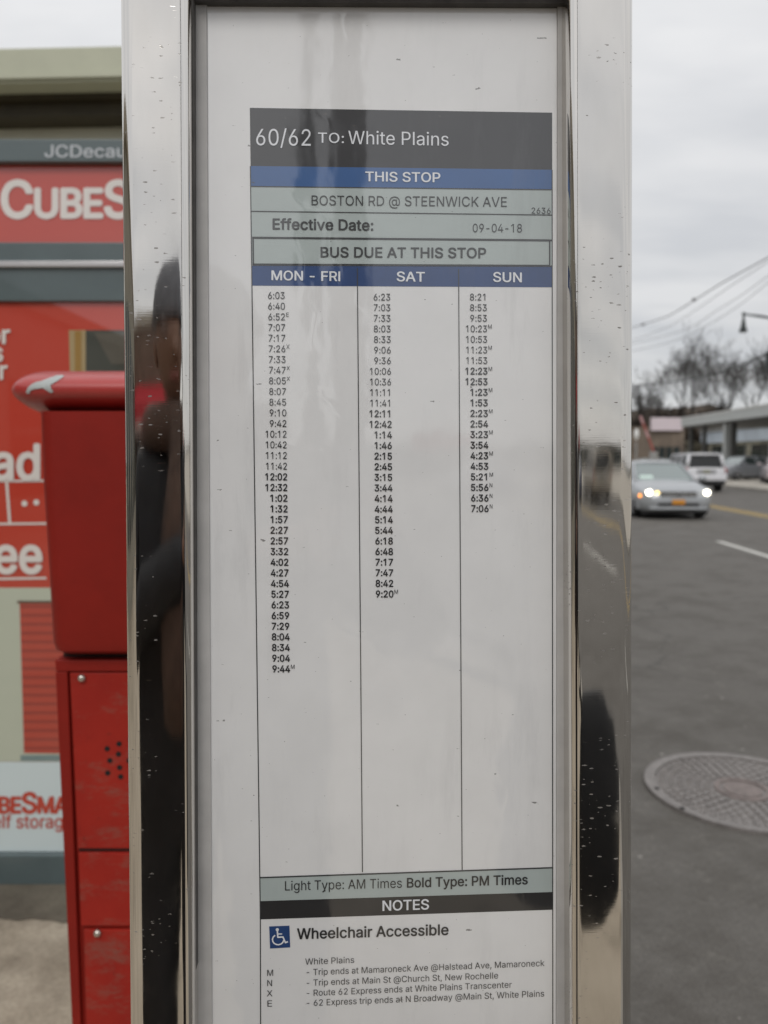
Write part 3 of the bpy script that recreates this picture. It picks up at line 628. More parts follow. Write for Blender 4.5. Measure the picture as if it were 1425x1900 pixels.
C2 = "6:23 7:03 7:33 8:03 8:33 9:06 9:36 10:06 10:36 11:11 11:41 *12:11 *12:42 *1:14 *1:46 *2:15 *2:45 *3:15 *3:44 *4:14 *4:44 *5:14 *5:44 *6:18 *6:48 *7:17 *7:47 *8:42 *9:20M".split()
C3 = "8:21 8:53 9:53 10:23M 10:53 11:23M 11:53 *12:23M *12:53 *1:23M *1:53 *2:23M *2:54 *3:23M *3:54 *4:23M *4:53 *5:21M *5:56N *6:36N *7:06N".split()
for lst, ya, yb, xa, xb in ((C1, 548, 1241, 528.5, 538), (C2, 551, 1102, 724.5, 730), (C3, 551, 943.5, 903.5, 907)):
    n = len(lst)
    for i, s in enumerate(lst):
        f = i/(n-1)
        yc = ya+(yb-ya)*f; xe = xa+(xb-xa)*f
        bold = 21 if s[0] == '*' else 5
        s = s.lstrip('*')
        sup = s[-1] if s[-1].isalpha() else ''
        s = s.rstrip('EXMN')
        cap = 12.4 if lst is not C1 else 12.6
        wpx = {4: 32.5, 5: 41}[len(s)] * (1.035 if bold > 5 else 1)
        if len(s) == 5 and bold > 5: wpx = 42.5
        if '11:' == s[:3] and bold < 5: wpx = 40
        mb = MB()
        y = yc + cap/2
        write(s, xe-wpx, y, xe+.8, y+.15, cap, None, None, bold=bold, mb=mb)
        if sup: write(sup, xe+1, y-6.4, xe+(9.3 if sup == 'M' else 7.6), y-6.4, 7.6, None, None, bold=3, mb=mb)
        mb.build('departure_time', INK_BLACK, sheet)
write('Light Type: AM Times ', 527, 1652.5, 752.5, 1647, 17.5, INK_BLACK, lb, bold=2)
write('Bold Type: PM Times', 753.5, 1647, 980, 1640.5, 17.5, INK_BLACK, lb, bold=16)
write('NOTES', 708, 1690, 797, 1687, 18.5, INK_PALE, kb, bold=15)
write('Wheelchair Accessible', 551, 1742.5, 833, 1734.5, 19.5, INK_BLACK, sheet, bold=17)
write('White Plains', 566, 1790, 658, 1786.5, 11.5, INK_TEXT, sheet, bold=3)
for s, x1, ya, yb, yk, l in (('- Trip ends at Mamaroneck Ave @Halstead Ave, Mamaroneck', 1010.5, 1810, 1792.5, 1811, 'M'),
                         ('- Trip ends at Main St @Church St, New Rochelle', 925, 1829.5, 1815.5, 1830, 'N'),
                         ('- Route 62 Express ends at White Plains Transcenter', 950, 1848.5, 1832.5, 1849, 'X'),
                         ('- 62 Express trip ends at N Broadway @Main St, White Plains', 1010.5, 1867, 1849.0, 1868, 'E')):
    write(s, 566.5, ya, x1, yb, 11.5, INK_TEXT, sheet, bold=3)
    write(l, 494.5, yk, 494.5 + (13.5 if l == 'M' else 11.5), yk-.4, 11.5, INK_TEXT, sheet, bold=3)
# wheelchair symbol
ic = lay([(499.5, 1719), (537, 1717.5), (538.5, 1758), (501, 1760)], T*2, INK_DBLUE, 'wheelchair_symbol')
mb = MB()
def blob(cx, cy, r, n=14): mb.add([P(cx+r*cos(2*pi*i/n), cy+r*sin(2*pi*i/n), DG+T*4) for i in range(n)], [tuple(range(n))])
def stroke(pts, wpx, z=4):
    for i in range(len(pts)-1):
        (xa, ya), (xb, yb) = pts[i], pts[i+1]
        d = Vector((xb-xa, yb-ya)); d.normalize(); n = Vector((-d.y, d.x))*wpx/2; e = d*wpx*.25
        mb.add([P(xa+n.x-e.x, ya+n.y-e.y, DG+T*z+i*.00001), P(xb+n.x+e.x, yb+n.y+e.y, DG+T*z+i*.00001), P(xb-n.x+e.x, yb-n.y+e.y, DG+T*z+i*.00001), P(xa-n.x-e.x, ya-n.y-e.y, DG+T*z+i*.00001)], [(0,1,2,3)])
blob(514.5, 1725, 3.0)
stroke([(514.7, 1728), (515.5, 1739), (525, 1738.5), (529.5, 1749), (533.5, 1747.5)], 2.8)
stroke([(515, 1733), (523, 1733)], 2.2, 5)
stroke([(516+10.5*cos(a), 1743.5+9.5*sin(a)) for a in [R(q) for q in range(235, 9, -25)]], 2.5, 6)
mb.build('lettering', INK_PALE, ic)
# ------------------------------------------------------------------ ground
S = .075                                      # the street runs off at this slope: x = off + S*Y
def road_mat():
    m, t, p = principled('worn_asphalt'); k = NT(m); v = k.coord()
    big = k.noise(v, .35, 5); mid = k.noise(v, 3.2, 6, .65); fine = k.noise(v, 160, 3, .7)
    c = k.ramp(mid, [(.28, (.125, .114, .101)), (.72, (.168, .156, .140))])
    c = k.mix(k.ramp(big, [(.40, 0.0), (.62, .45)]), c, (.18, .168, .152))
    c = k.mix(k.ramp(fine, [(.35, .65), (.65, 0.0)]), c, (.05, .047, .042))
    agg = k.noise(v, 55, 4, .8)
    c = k.mix(k.ramp(agg, [(.30, .6), (.48, 0.0)]), c, (.045, .041, .036))
    c = k.mix(k.ramp(agg, [(.60, 0.0), (.75, .5)]), c, (.25, .235, .21))
    # dark oil blotches near the kerb and pale trodden spots
    bl = k.noise(v, 1.7, 6, .75)
    c = k.mix(k.ramp(bl, [(.46, 0.0), (.62, .5)]), c, (.060, .052, .042))
    vo = k.n('ShaderNodeTexVoronoi'); vo.inputs['Scale'].default_value = 11.0; k.l(v, vo.inputs['Vector'])
    sc = k.n('ShaderNodeSeparateColor'); k.l(vo.outputs['Color'], sc.inputs[0])
    thr = k.math('MULTIPLY', k.math('POWER', sc.outputs[0], 6.0), .13)
    c = k.mix(k.math('MULTIPLY', k.math('LESS_THAN', vo.outputs['Distance'], thr), .75), c, (.34, .32, .29))
    # hairline cracks
    v2 = k.n('ShaderNodeTexVoronoi'); v2.feature = 'DISTANCE_TO_EDGE'; v2.inputs['Scale'].default_value = .28
    wv = k.n('ShaderNodeTexNoise'); wv.inputs['Scale'].default_value = 1.3; wv.inputs['Detail'].default_value = 5
    k.l(v, wv.inputs['Vector']); ad = k.n('ShaderNodeVectorMath'); ad.operation = 'MULTIPLY_ADD'; ad.inputs[1].default_value = (1.1, 1.1, 0)
    k.l(wv.outputs['Color'], ad.inputs[0]); k.l(v, ad.inputs[2]); k.l(ad.outputs[0], v2.inputs['Vector'])
    c = k.mix(k.math('MULTIPLY', k.math('LESS_THAN', v2.outputs['Distance'], .0035), .35), c, (.035, .033, .03))
    gr = k.noise(v, 9, 7, .8)
    c = k.mix(k.ramp(gr, [(.56, 0.0), (.70, .4)]), c, (.24, .225, .195))
    c = k.mix(k.ramp(gr, [(.28, .35), (.42, 0.0)]), c, (.05, .043, .035))
    k.l(c, p.inputs['Base Color']); p.inputs['Roughness'].default_value = .82
    k.l(k.bump(fine, .5, .006), p.inputs['Normal'])
    return m
def conc_mat(name, a, b, dark):
    m, t, p = principled(name); k = NT(m); v = k.coord()
    mid = k.noise(v, 2.6, 7, .65); fine = k.noise(v, 90, 3, .7)
    c = k.ramp(mid, [(.3, a), (.7, b)])
    c = k.mix(k.ramp(fine, [(.35, .25), (.6, 0.0)]), c, dark)
    st = k.noise(v, 1.1, 7, .72)
    c = k.mix(k.ramp(st, [(.52, 0.0), (.66, .6)]), c, dark)
    vo = k.n('ShaderNodeTexVoronoi'); vo.inputs['Scale'].default_value = 4.0; k.l(v, vo.inputs['Vector'])
    sc = k.n('ShaderNodeSeparateColor'); k.l(vo.outputs['Color'], sc.inputs[0])
    thr = k.math('MULTIPLY', k.math('POWER', sc.outputs[0], 3.0), .14)
    c = k.mix(k.math('MULTIPLY', k.math('LESS_THAN', vo.outputs['Distance'], thr), .5), c, dark)
    k.l(c, p.inputs['Base Color']); p.inputs['Roughness'].default_value = .85
    k.l(k.bump(fine, .3, .004), p.inputs['Normal'])
    return m
ASPH = road_mat()
CONC = conc_mat('stained_pavement_concrete', (.33, .28, .21), (.46, .40, .315), (.10, .078, .055))
LOTC = conc_mat('pale_lot_concrete', (.36, .33, .28), (.44, .41, .36), (.22, .2, .17))
KERB = conc_mat('kerb_concrete', (.30, .28, .25), (.38, .36, .32), (.12, .1, .08))
def prism(poly, z0, z1):
    n = len(poly); mb = MB()
    mb.add([(x, y, z0) for x, y in poly] + [(x, y, z1) for x, y in poly],
           [tuple(range(n-1, -1, -1)), tuple(range(n, 2*n))] + [(i, (i+1) % n, n+(i+1) % n, n+i) for i in range(n)])
    return mb
G = 1500
o = MB().add([(-G, -G, -.03), (G, -G, -.03), (G, G, -.03), (-G, G, -.03)], [(0,1,2,3)]).build('ground', mat('far_ground', (.11, .105, .085), .9, var=.3, scale=.05)); tag(o, kind='structure')
def off(o_, y, z=0.0): return (o_ + S*y, y, z)
FAR = 14.3
o = MB().add([off(-8, -160), off(FAR+.3, -160), off(FAR+.3, 400), off(-8, 400)], [(0,1,2,3)]).build('road', ASPH); tag(o, kind='structure')
# near pavement: kerb edge as a polyline, bulging out behind the camera
kp = [(.43+S*400, 400), (.43+S*30, 30), (.43+S*8, 8), (.58, 1.96), (.50, .6), (.78, -.30), (1.28, -1.2), (1.5, -2.0), (1.3, -4), (.8, -6.5), (.4-.5, -12), (.4-S*160, -160)]
side = [(x-.15, y) for x, y in kp]
o = prism([(-60, 400)] + side + [(-60, -160)], -.02, GRD).build('pavement', CONC); tag(o, kind='structure')
mb = MB()
for i in range(len(kp)-1):
    (xa, ya), (xb, yb) = kp[i], kp[i+1]
    mb.add([(xa-.15, ya, -.01), (xa, ya, -.01), (xb, yb, -.01), (xb-.15, yb, -.01), (xa-.15, ya, GRD+.004), (xa-.01, ya, GRD+.004), (xb-.01, yb, GRD+.004), (xb-.15, yb, GRD+.004)],
           [(4,5,6,7), (1,2,6,5), (0,4,7,3)])
o = mb.build('kerb', KERB); tag(o, kind='structure')
# far side: kerb and the rising pale lot
mb = MB()
mb.add([off(FAR, -160, -.01), off(FAR+.2, -160, -.01), off(FAR+.2, 400, -.01), off(FAR, 400, -.01), off(FAR+.01, -160, .13), off(FAR+.2, -160, .13), off(FAR+.2, 400, .13), off(FAR+.01, 400, .13)],
       [(4,5,6,7), (0,3,7,4), (1,5,6,2)])
o = mb.build('far_kerb', KERB); tag(o, kind='structure')
mb = MB()
prof = [(FAR+.2, .128), (FAR+4, .16), (26, .42), (60, .8), (60, -.03), (FAR+.2, -.03)]
mb.loft([[off(a, y, z) for a, z in prof] for y in (-160, 400)])
o = mb.build('lot_pavement', LOTC); tag(o, kind='structure')
def lotz(o_): return .16 + (o_-FAR-4)*.26/7.7 if o_ < 26 else .42 + (o_-26)*.38/34
# painted markings
PW = mat('worn_white_road_paint', (.55, .54, .50), .7, var=.25, scale=9)
PY = mat('worn_yellow_road_paint', (.50, .34, .08), .7, var=.25, scale=9)
def mark(name, a, y0, y1, wd, m, label, z=.004):
    o = MB().add([off(a-wd/2, y0, z), off(a+wd/2, y0, z), off(a+wd/2, y1, z), off(a-wd/2, y1, z)], [(0,1,2,3)]).build(name, m)
    o['kind'] = 'structure'
    return o
for y0 in (-21.2, -12.2, 5.2-9+.0, 10.9, 28.4, 37.5, 46.6):
    mark('lane_line', 5.1, y0, y0+3.3, .13, PW, '')
mark('centre_line', 8.38, -160, 400, .12, PY, '')
mark('centre_line', 8.66, -160, 400, .12, PY, '')
# manhole
mc = ground(1378, 1468); MR = .435
mh = empty('manhole_cover', (mc.x, mc.y, 0), 'round pale cast iron manhole cover set in the dark asphalt', 'manhole cover')
IRON = mat('worn_cast_iron', (.23, .212, .2), .55, .25, var=.22, scale=30, bump=.3, bscale=90)
IRON2 = mat('rusty_cast_iron_centre', (.20, .165, .152), .6, .2, var=.25, scale=30)
HOLE = mat('dark_hole', (.008, .008, .008), .9, var=0)
def disc(mb, cx, cy, r, z0, z1, n=48):
    mb.loft([[(cx+r*cos(2*pi*i/n), cy+r*sin(2*pi*i/n), z) for i in range(n)] for z in (z0, z1)])
def ringm(mb, cx, cy, r0, r1, z0, z1, n=64):
    q = []
    for r, z in ((r0, z0), (r0, z1), (r1, z1), (r1, z0)): q.append([(cx+r*cos(2*pi*i/n), cy+r*sin(2*pi*i/n), z) for i in range(n)])
    q.append(q[0]); mb.loft(q, caps=False)
mb = MB(); ringm(mb, mc.x, mc.y, MR-.048, MR, -.005, .016); mb.build('rim', IRON, mh, autosmooth=40)
mb = MB(); disc(mb, mc.x, mc.y, MR-.05, -.005, .006); mb.build('cover', IRON, mh)
mb = MB(); ringm(mb, mc.x, mc.y, .10, .125, .004, .013, 32); disc(mb, mc.x, mc.y, .085, .004, .011, 24); mb.build('centre_boss', IRON2, mh)
mb = MB(); random.seed(4)
for rr in (.155, .195, .235, .275, .315, .355):
    n = int(2*pi*rr/.043)
    for i in range(n):
        a = 2*pi*(i+.5*(int(rr*1000) // 40 % 2))/n
        cx, cy = mc.x+rr*cos(a), mc.y+rr*sin(a); h = .013+random.uniform(-.001, .001)
        s_ = .0145; ca, sa = cos(a), sin(a)
        pts = [(cx+dx*ca-dy*sa, cy+dx*sa+dy*ca) for dx, dy in ((-s_, -.010), (s_, -.010), (s_, .010), (-s_, .010))]
        mb.hexa([(x, y, .004) for x, y in pts] + [(x, y, h) for x, y in pts])
tag(mb.build('raised_pattern', IRON, mh), kind='stuff')
for px, py in ((1219, 1463), (1266, 1500)):
    g = ground(px, py, .0165); mb = MB(); disc(mb, g.x, g.y, .012, .0162, .0185, 12); mb.build('pick_hole', HOLE, mh)

# ------------------------------------------------------------------ advertising shelter panel, on the pavement
AD = ground(110, 1634, GRD).y
def A(px, py, d=0.0):
    """point d metres in front of the panel's face plane (y = AD)"""
    return at(px, py, AD-d)
adp = empty('advertising_panel', (at(100, 1634, AD).x, AD+.08, GRD), 'large glossy red advertising panel of a bus shelter with white lettering', 'advertising panel')
GREYF = mat('grey_green_powder_coat', (.085, .115, .12), .35, coat=.5, var=.1)
def adink(name, col, coat=1.0):
    if name in _M: return _M[name]
    m, t, p = principled(name)
    p.inputs['Base Color'].default_value = tuple(col)+(1,)
    p.inputs['Roughness'].default_value = .5
    p.inputs['Coat Weight'].default_value = coat; p.inputs['Coat Roughness'].default_value = .02; p.inputs['Coat IOR'].default_value = 1.75
    _M[name] = m
    return m
AR = adink('poster_red', (.47, .030, .008)); AW = adink('poster_white', (.70, .66, .62)); AP = adink('poster_pale_green', (.46, .50, .40))
AB = adink('poster_pale_blue', (.58, .68, .70)); AT = adink('poster_tan', (.36, .27, .13)); AO = adink('poster_ochre', (.30, .17, .03))
AK = adink('poster_dark', (.035, .04, .03)); ADR = adink('poster_door_red', (.42, .040, .018)); ADK = adink('poster_door_shade', (.29, .024, .012))
ATE = adink('poster_teal', (.16, .24, .24)); AK2 = adink('poster_dark_brown', (.075, .068, .05))
def abox(x0, y0, x1, y1, d0, d1, name, m, parent=None, bevel=0):
    a0 = A(x0, y0); a1 = A(x1, y1)
    return MB().box(a0.x, a1.x, AD-d1, AD-d0, a1.z, a0.z).build(name, m, parent or adp, bevel=bevel)
def aquad(x0, y0, x1, y1, z, name, m, parent=None, pts=None):
    pts = pts or [(x0, y0), (x1, y0), (x1, y1), (x0, y1)]
    q = []
    for x, y in pts:
        a = A(x, y); q.append((a.x, AD-.001*z, a.z))
    return MB().add(q, [tuple(range(len(q)))]).build(name, m, parent or adp)
AL, ARR = -260, 455
abox(AL, 266, ARR, 1634, -.16, -.02, 'cabinet', GREYF, bevel=.01)
abox(AL-25, 266, AL, 1634, -.16, .03, 'side_frame', GREYF, bevel=.008)
abox(ARR, 266, ARR+25, 1634, -.16, .03, 'side_frame', GREYF, bevel=.008)
hdr = abox(AL, 266, ARR, 308, -.02, .035, 'header', GREYF, bevel=.004)
rdb = abox(AL, 308.5, ARR, 452, -.02, .008, 'sign_band', AR)
abox(AL, 452.5, ARR, 561, -.02, .02, 'middle_frame', GREYF, bevel=.003)
abox(AL, 489, ARR, 500, .021, .034, 'glazing_bar', mat('bright_trim', (.55, .54, .54), .25, .6, var=.05), bevel=.003)
abox(AL, 1579, ARR, 1634, -.02, .03, 'bottom_frame', GREYF, bevel=.006)
pst = abox(AL, 561.5, ARR, 1578.5, -.02, .004, 'poster', AR)
aquad(AL, 1090, ARR, 1412, 5, 'poster_picture', AP, pst)
aquad(38, 1119, 210, 1396, 6, 'picture_door', ADR, pst, pts=[(38, 1119), (210, 1119), (212, 1398), (46, 1396)])
mb = MB()
for i in range(17):
    y = 1122+i*16.4
    x0 = 39+7*(y-1119)/277
    q = []
    for x, yy in ((x0, y), (210, y), (210, y+5), (x0, y+5)):
        a = A(x, yy); q.append((a.x, AD-.0068, a.z))
    mb.add(q, [(0,1,2,3)])
mb.build('door_rib', ADK, pst)
aquad(34, 1114, 210, 1119, 7, 'door_edge', adink('poster_brown', (.10, .05, .03)), pst)
aquad(40, 1400, 212, 1410, 7, 'door_sill', ATE, pst)
aquad(AL, 1412, ARR, 1578, 7, 'poster_foot', AB, pst)
aquad(131, 615, 160, 690, 5, 'picture_post', AT, pst, pts=[(129, 613), (160, 613), (160, 692), (131, 692)])
aquad(140, 615, 152, 690, 6, 'picture_post', AO, pst)
aquad(160, 613, 330, 692, 5, 'picture_interior', AK, pst)
aquad(0, 0, 0, 0, 6, 'picture_interior', AK2, pst, pts=[(176, 618), (330, 618), (330, 676), (208, 676)])
mb = MB()
for x0, y0, x1, y1, wd in ((-230, 894, 88, 892, 4), (-230, 974, 88, 971, 4), (14, 893, 20, 974, 5), (-230, 1077, 88, 1072, 4)):
    d = Vector((x1-x0, y1-y0)).normalized(); n = Vector((-d.y, d.x))*wd/2
    q = []
    for x, y in ((x0+n.x, y0+n.y), (x1+n.x, y1+n.y), (x1-n.x, y1-n.y), (x0-n.x, y0-n.y)):
        a = A(x, y); q.append((a.x, AD-.006-len(mb.f)*.0002, a.z))
    mb.add(q, [(0,1,2,3)])
for cx, cy in ((47, 934), (69, 932)):
    q = []
    for i in range(14):
        a = A(cx+5.5*cos(2*pi*i/14), cy+5.5*sin(2*pi*i/14)); q.append((a.x, AD-.0065, a.z))
    mb.add(q, [tuple(range(14))])
mb.build('poster_line', AW, pst)
def awrite(s, x0, y0, x1, cap, m, parent, z=8, bold=0, sizes=None, track=0, dy=0):
    wd = sum((GLYPH[c][0]+track)*q for c, q in zip(s, sizes)) if sizes else text_width(s, track)
    mb = MB(); kx = (x1-x0)/wd; ky = cap/CAP
    def place(ex, ey, kk):
        a = A(x0+ex*kx, y0-ey*ky+dy*ex/wd); return (a.x, AD-.001*z-kk*.0002, a.z)
    text(mb, s, place, bold, track, sizes=sizes)
    return mb.build('lettering', m, parent)
awrite('JCDecaux', 91, 300, 262, 22, mat('header_lettering', (.50, .53, .56), .5, var=0), hdr, z=37, bold=12)
awrite('CUBESMART', 2, 405, 434, 67, AW, rdb, z=10, bold=26, sizes=[1, .78, .78, .78, 1, .78, .78, .78, .78], track=-22)
awrite('ad', -14, 889, 80, 64, AW, pst, bold=24)
awrite('ee', -10, 1062, 82, 66, AW, pst, bold=24)
awrite('or', -24, 638, 21, 33, AW, pst, bold=22)
awrite('s', -12, 671, 9, 33, AW, pst, bold=22)
awrite('er', -26, 704, 16, 33, AW, pst, bold=22)
awrite('CUBESMART', -62, 1506, 172, 37, AR, pst, bold=30, sizes=[1, .78, .78, .78, 1, .78, .78, .78, .78], track=-22, z=9)
awrite('self storage', -28, 1534, 138, 24, AR, pst, bold=10, z=9)

# soil and dust gathered along the foot of the panel
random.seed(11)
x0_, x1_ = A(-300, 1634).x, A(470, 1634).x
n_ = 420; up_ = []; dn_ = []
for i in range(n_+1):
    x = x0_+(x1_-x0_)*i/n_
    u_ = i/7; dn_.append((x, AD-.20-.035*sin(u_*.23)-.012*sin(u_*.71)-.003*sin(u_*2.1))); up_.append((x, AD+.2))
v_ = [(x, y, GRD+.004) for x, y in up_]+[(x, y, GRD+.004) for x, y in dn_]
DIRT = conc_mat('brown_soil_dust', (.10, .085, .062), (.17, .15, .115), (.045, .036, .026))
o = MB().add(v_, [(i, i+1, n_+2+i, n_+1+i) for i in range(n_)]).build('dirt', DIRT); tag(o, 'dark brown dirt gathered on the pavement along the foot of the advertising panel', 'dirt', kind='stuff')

# ------------------------------------------------------------------ red emergency call box
CD = 1.30
def C_(px, py, d=0.0): return at(px, py, CD-d)
REDP = mat('red_enamel', (.235, .012, .007), .5, spec=.25, coat=.05, coat_rough=.25, var=.10, scale=9, bump=.05, bscale=60)
REDW, _t, _p = principled('worn_red_enamel'); _k = NT(REDW)
_c = _k.ramp(_k.noise(_k.coord(), 6, 5), [(.3, (.27, .012, .008)), (.7, (.38, .022, .012))])
_sc = _k.noise(_k.coord(rot=(0, .5, 0), scale=(1, 1, 2.5)), 11, 8, .78)
_c = _k.mix(_k.ramp(_sc, [(.50, 0.0), (.64, .62)]), _c, (.21, .10, .075))
_c = _k.mix(_k.ramp(_k.noise(_k.coord(), 38, 6, .8), [(.62, 0.0), (.70, .7)]), _c, (.09, .02, .015))
_k.l(_c, _p.inputs['Base Color']); _p.inputs['Roughness'].default_value = .5; _p.inputs['Specular IOR Level'].default_value = .3
_k.l(_k.bump(_sc, .12, .003), _p.inputs['Normal'])
REDT = mat('faded_red_cap', (.40, .032, .028), .42, coat=.45, coat_rough=.2, var=.08, scale=10)
bx = empty('call_box', (C_(290, 1000).x, CD+.15, GRD), 'red enamel emergency call box with a rounded overhanging cap on a pedestal', 'call box')
xr_c = C_(480, 900).x
capc = (C_(0, 690, 0).z + C_(0, 766).z)/2 + .004; hz = (C_(0, 690).z - C_(0, 766).z)/2
xl_c = C_(16, 728).x; xr_cap = C_(545, 728).x; HY = .17; YC = CD+.14
def cap_scale(x):
    t = min(x-xl_c, xr_cap-x)/.048
    return 1.0 if t >= 1 else max(.02, 1-(1-max(t, 0))**2.3)**(1/2.1)
def cap_sec(x):
    s_ = cap_scale(x); sec = []
    for i in range(64):
        a = 2*pi*(i+.5)/64; e_ = 2/2.2
        cc, ss = cos(a), sin(a)
        sy = HY-.06*(1-s_)
        sec.append((x, YC+sy*math.copysign(abs(cc)**e_, cc), capc+hz*1.22*s_*math.copysign(abs(ss)**e_, ss)))
    return sec
def cap_front(x, z):
    s_ = cap_scale(x); q = min(.999, abs((z-capc)/(hz*1.22*s_)))
    return YC-(HY-.06*(1-s_))*(1-q**2.2)**(1/2.2)
xs = [xl_c+.048*(1-cos(pi/2*i/10)) for i in range(11)] + [xl_c+.048+(xr_cap-xl_c-.096)*i/10 for i in range(1, 10)] + [xr_cap-.048*(1-cos(pi/2*i/10)) for i in range(10, -1, -1)]
MB().loft([cap_sec(x) for x in xs]).build('cap', REDT, bx, smooth=True)
# upper body, narrowing downwards with rounded corners
def rrect(x0, x1, y0, y1, z, r=.02, n=6):
    q = []
    for cx, cy, a0 in ((x1-r, y1-r, 0), (x0+r, y1-r, 90), (x0+r, y0+r, 180), (x1-r, y0+r, 270)):
        for i in range(n+1): a = R(a0+90*i/n); q.append((cx+r*cos(a), cy+r*sin(a), z))
    return q
secs = []
for i, (py, pxl, ins) in enumerate(((764, 74, 0), (766, 75, 0), (900, 80, 0), (1050, 90, 0), (1190, 98, 0), (1204, 101, .004), (1211, 108, .014))):
    a = C_(pxl, py); xr_ = C_(506-(pxl-75), py).x
    secs.append(rrect(a.x, xr_, CD-.02+ins, CD+.27-ins, a.z, .028))
MB().loft(secs).build('upper_body', REDP, bx, autosmooth=35)
secs = []
for py, pxl in ((1222, 105), (1226, 104), (1400, 117), (1600, 127), (1900, 140), (2900, 170)):
    a = C_(pxl, py, -.02); xr_ = C_(490-(pxl-105), py, -.02).x
    secs.append(rrect(a.x, xr_, CD+.02, CD+.26, a.z, .012))
ped = MB().loft(secs).build('pedestal', REDP, bx, autosmooth=35)
secs = []
for py in (1204, 1224):
    a = C_(114, py, -.03); secs.append(rrect(a.x, C_(478, py).x, CD+.03, CD+.25, a.z, .01))
MB().loft(secs).build('neck_joint', mat('dark_joint', (.03, .006, .005), .7, var=0), bx)
def cplate(pts, d0, d1, name, m, parent, bevel=.002):
    f = [C_(x, y, -.02) for x, y in pts]
    def o_(p, d): return (p.x, CD+.02-d, p.z)
    return MB().hexa([o_(f[3], d0), o_(f[2], d0), o_(f[2], d1), o_(f[3], d1), o_(f[0], d0), o_(f[1], d0), o_(f[1], d1), o_(f[0], d1)]).build(name, m, parent, bevel=bevel)
fr = cplate([(106, 1222), (486, 1222), (486, 1243), (108, 1243)], 0, .010, 'pedestal_frame', REDP, bx)
fr = cplate([(107, 1243.5), (129, 1243.5), (157, 1990), (142, 1990)], 0, .010, 'pedestal_frame', REDP, bx)
up = cplate([(132, 1246), (470, 1246), (470, 1571), (147, 1571)], 0, .007, 'speaker_panel', REDW, bx)
cplate([(147, 1571.5), (470, 1571.5), (470, 1578), (148, 1578)], 0, .002, 'panel_gap', mat('dark_joint', (.03,.006,.005)), bx, bevel=0)
mid = cplate([(148, 1579), (470, 1579), (470, 1714), (153, 1714)], 0, .007, 'blank_panel', REDW, bx)
lo = cplate([(158, 1721), (470, 1721), (470, 2500), (178, 2500)], 0, .007, 'lower_door', REDW, bx)
BOLT = mat('bright_acorn_nut', (.62, .58, .52), .25, .9, var=.1)
for px, py, pr in ((153, 1257, up), (182, 1729, lo)):
    p_ = C_(px, py, -.013)
    MB().ball((p_.x, p_.y-.004, p_.z), .0068, .006, .0068, 14, 10).build('bolt', BOLT, pr, smooth=True)
for px, py in ((199, 1389), (221, 1380), (220, 1399), (204, 1411), (222, 1424), (200, 1434), (224, 1441), (243, 1371), (245, 1392), (240, 1411), (246, 1432), (262, 1383), (264, 1404), (262, 1425)):
    p_ = C_(px, py, -.013); n = 12; rr = .0046
    MB().loft([[(p_.x+rr*cos(2*pi*i/n), y, p_.z+rr*sin(2*pi*i/n)) for i in range(n)] for y in (CD+.0128, CD+.0120)]).build('speaker_hole', HOLE, up)
# chipped white paint splash on the cap
spl = [(64, 729), (68, 722), (74, 716), (80, 712), (88, 710), (96, 706), (104, 701), (108, 697), (114, 696), (122, 697), (124, 702), (119, 709), (113, 714), (108, 717), (110, 724), (114, 730), (108, 732), (101, 727), (95, 723), (88, 724), (80, 725), (73, 727), (69, 733), (64, 733)]
bm = bmesh.new()
pv = [C_(x, y) for x, y in spl]
tri = tessellate_polygon([[Vector((p.x, 0, p.z)) for p in pv]])
vs_ = [bm.verts.new((p.x, 0, p.z)) for p in pv]
for t_ in tri:
    try: bm.faces.new([vs_[i] for i in t_])
    except ValueError: pass
bmesh.ops.subdivide_edges(bm, edges=bm.edges[:], cuts=3, use_grid_fill=True)
mb = MB(); bm.verts.ensure_lookup_table()
bm.verts.index_update()
mb.add([(v_.co.x, cap_front(v_.co.x, v_.co.z)-.0015, v_.co.z) for v_ in bm.verts], [tuple(v_.index for v_ in f_.verts) for f_ in bm.faces])
bm.free()
mb.build('paint_splash', mat('grey_white_paint_chip', (.42, .45, .44), .6, var=.1, scale=60), bx)

# ------------------------------------------------------------------ cream building behind the panel
CREAM = mat('cream_green_cladding', (.46, .47, .36), .55, var=.05, scale=3)
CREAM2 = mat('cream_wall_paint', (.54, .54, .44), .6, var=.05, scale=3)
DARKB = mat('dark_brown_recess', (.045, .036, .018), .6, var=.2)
BY = 7.4
def B_(px, py): return at(px, py, BY)
zt, z1, z2, z3 = B_(100, 147).z, B_(100, 207).z, B_(100, 238).z, B_(100, 214).z
sb_ = empty('storefront_building', (-2.6, BY+3, GRD), 'cream green flat roofed building above the red advertising panel', 'building')
def tilt(mb, k_=-.014, x0=-3.0):
    mb.v = [(x, y+(x-x0)*(-.04), z) for x, y, z in mb.v]; return mb
tilt(MB().box(-9, -.5, BY, BY+6, GRD, zt-.3)).build('wall', CREAM2, sb_)
tilt(MB().box(-9.3, -.3, BY-.55, BY+6.2, z1, zt)).build('fascia', CREAM, sb_, bevel=.01)
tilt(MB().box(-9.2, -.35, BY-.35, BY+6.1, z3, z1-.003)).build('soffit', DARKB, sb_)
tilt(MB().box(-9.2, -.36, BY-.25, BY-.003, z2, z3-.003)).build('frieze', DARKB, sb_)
tilt(MB().box(-9.32, -.28, BY-.58, BY-.5, z3+.06, z3+.10)).build('drip_trim', CREAM, sb_)
for i in range(4):
    x0 = -8.6+i*2.0
    w_ = tilt(MB().box(x0, x0+1.6, BY-.06, BY+.02, 1.0, 3.2)).build('window', mat('dark_window_glass', (.02, .025, .03), .08, coat=1, var=0), sb_)
    tilt(MB().box(x0-.05, x0+1.65, BY-.08, BY-.004, .92, .995)).build('sill', CREAM, sb_)
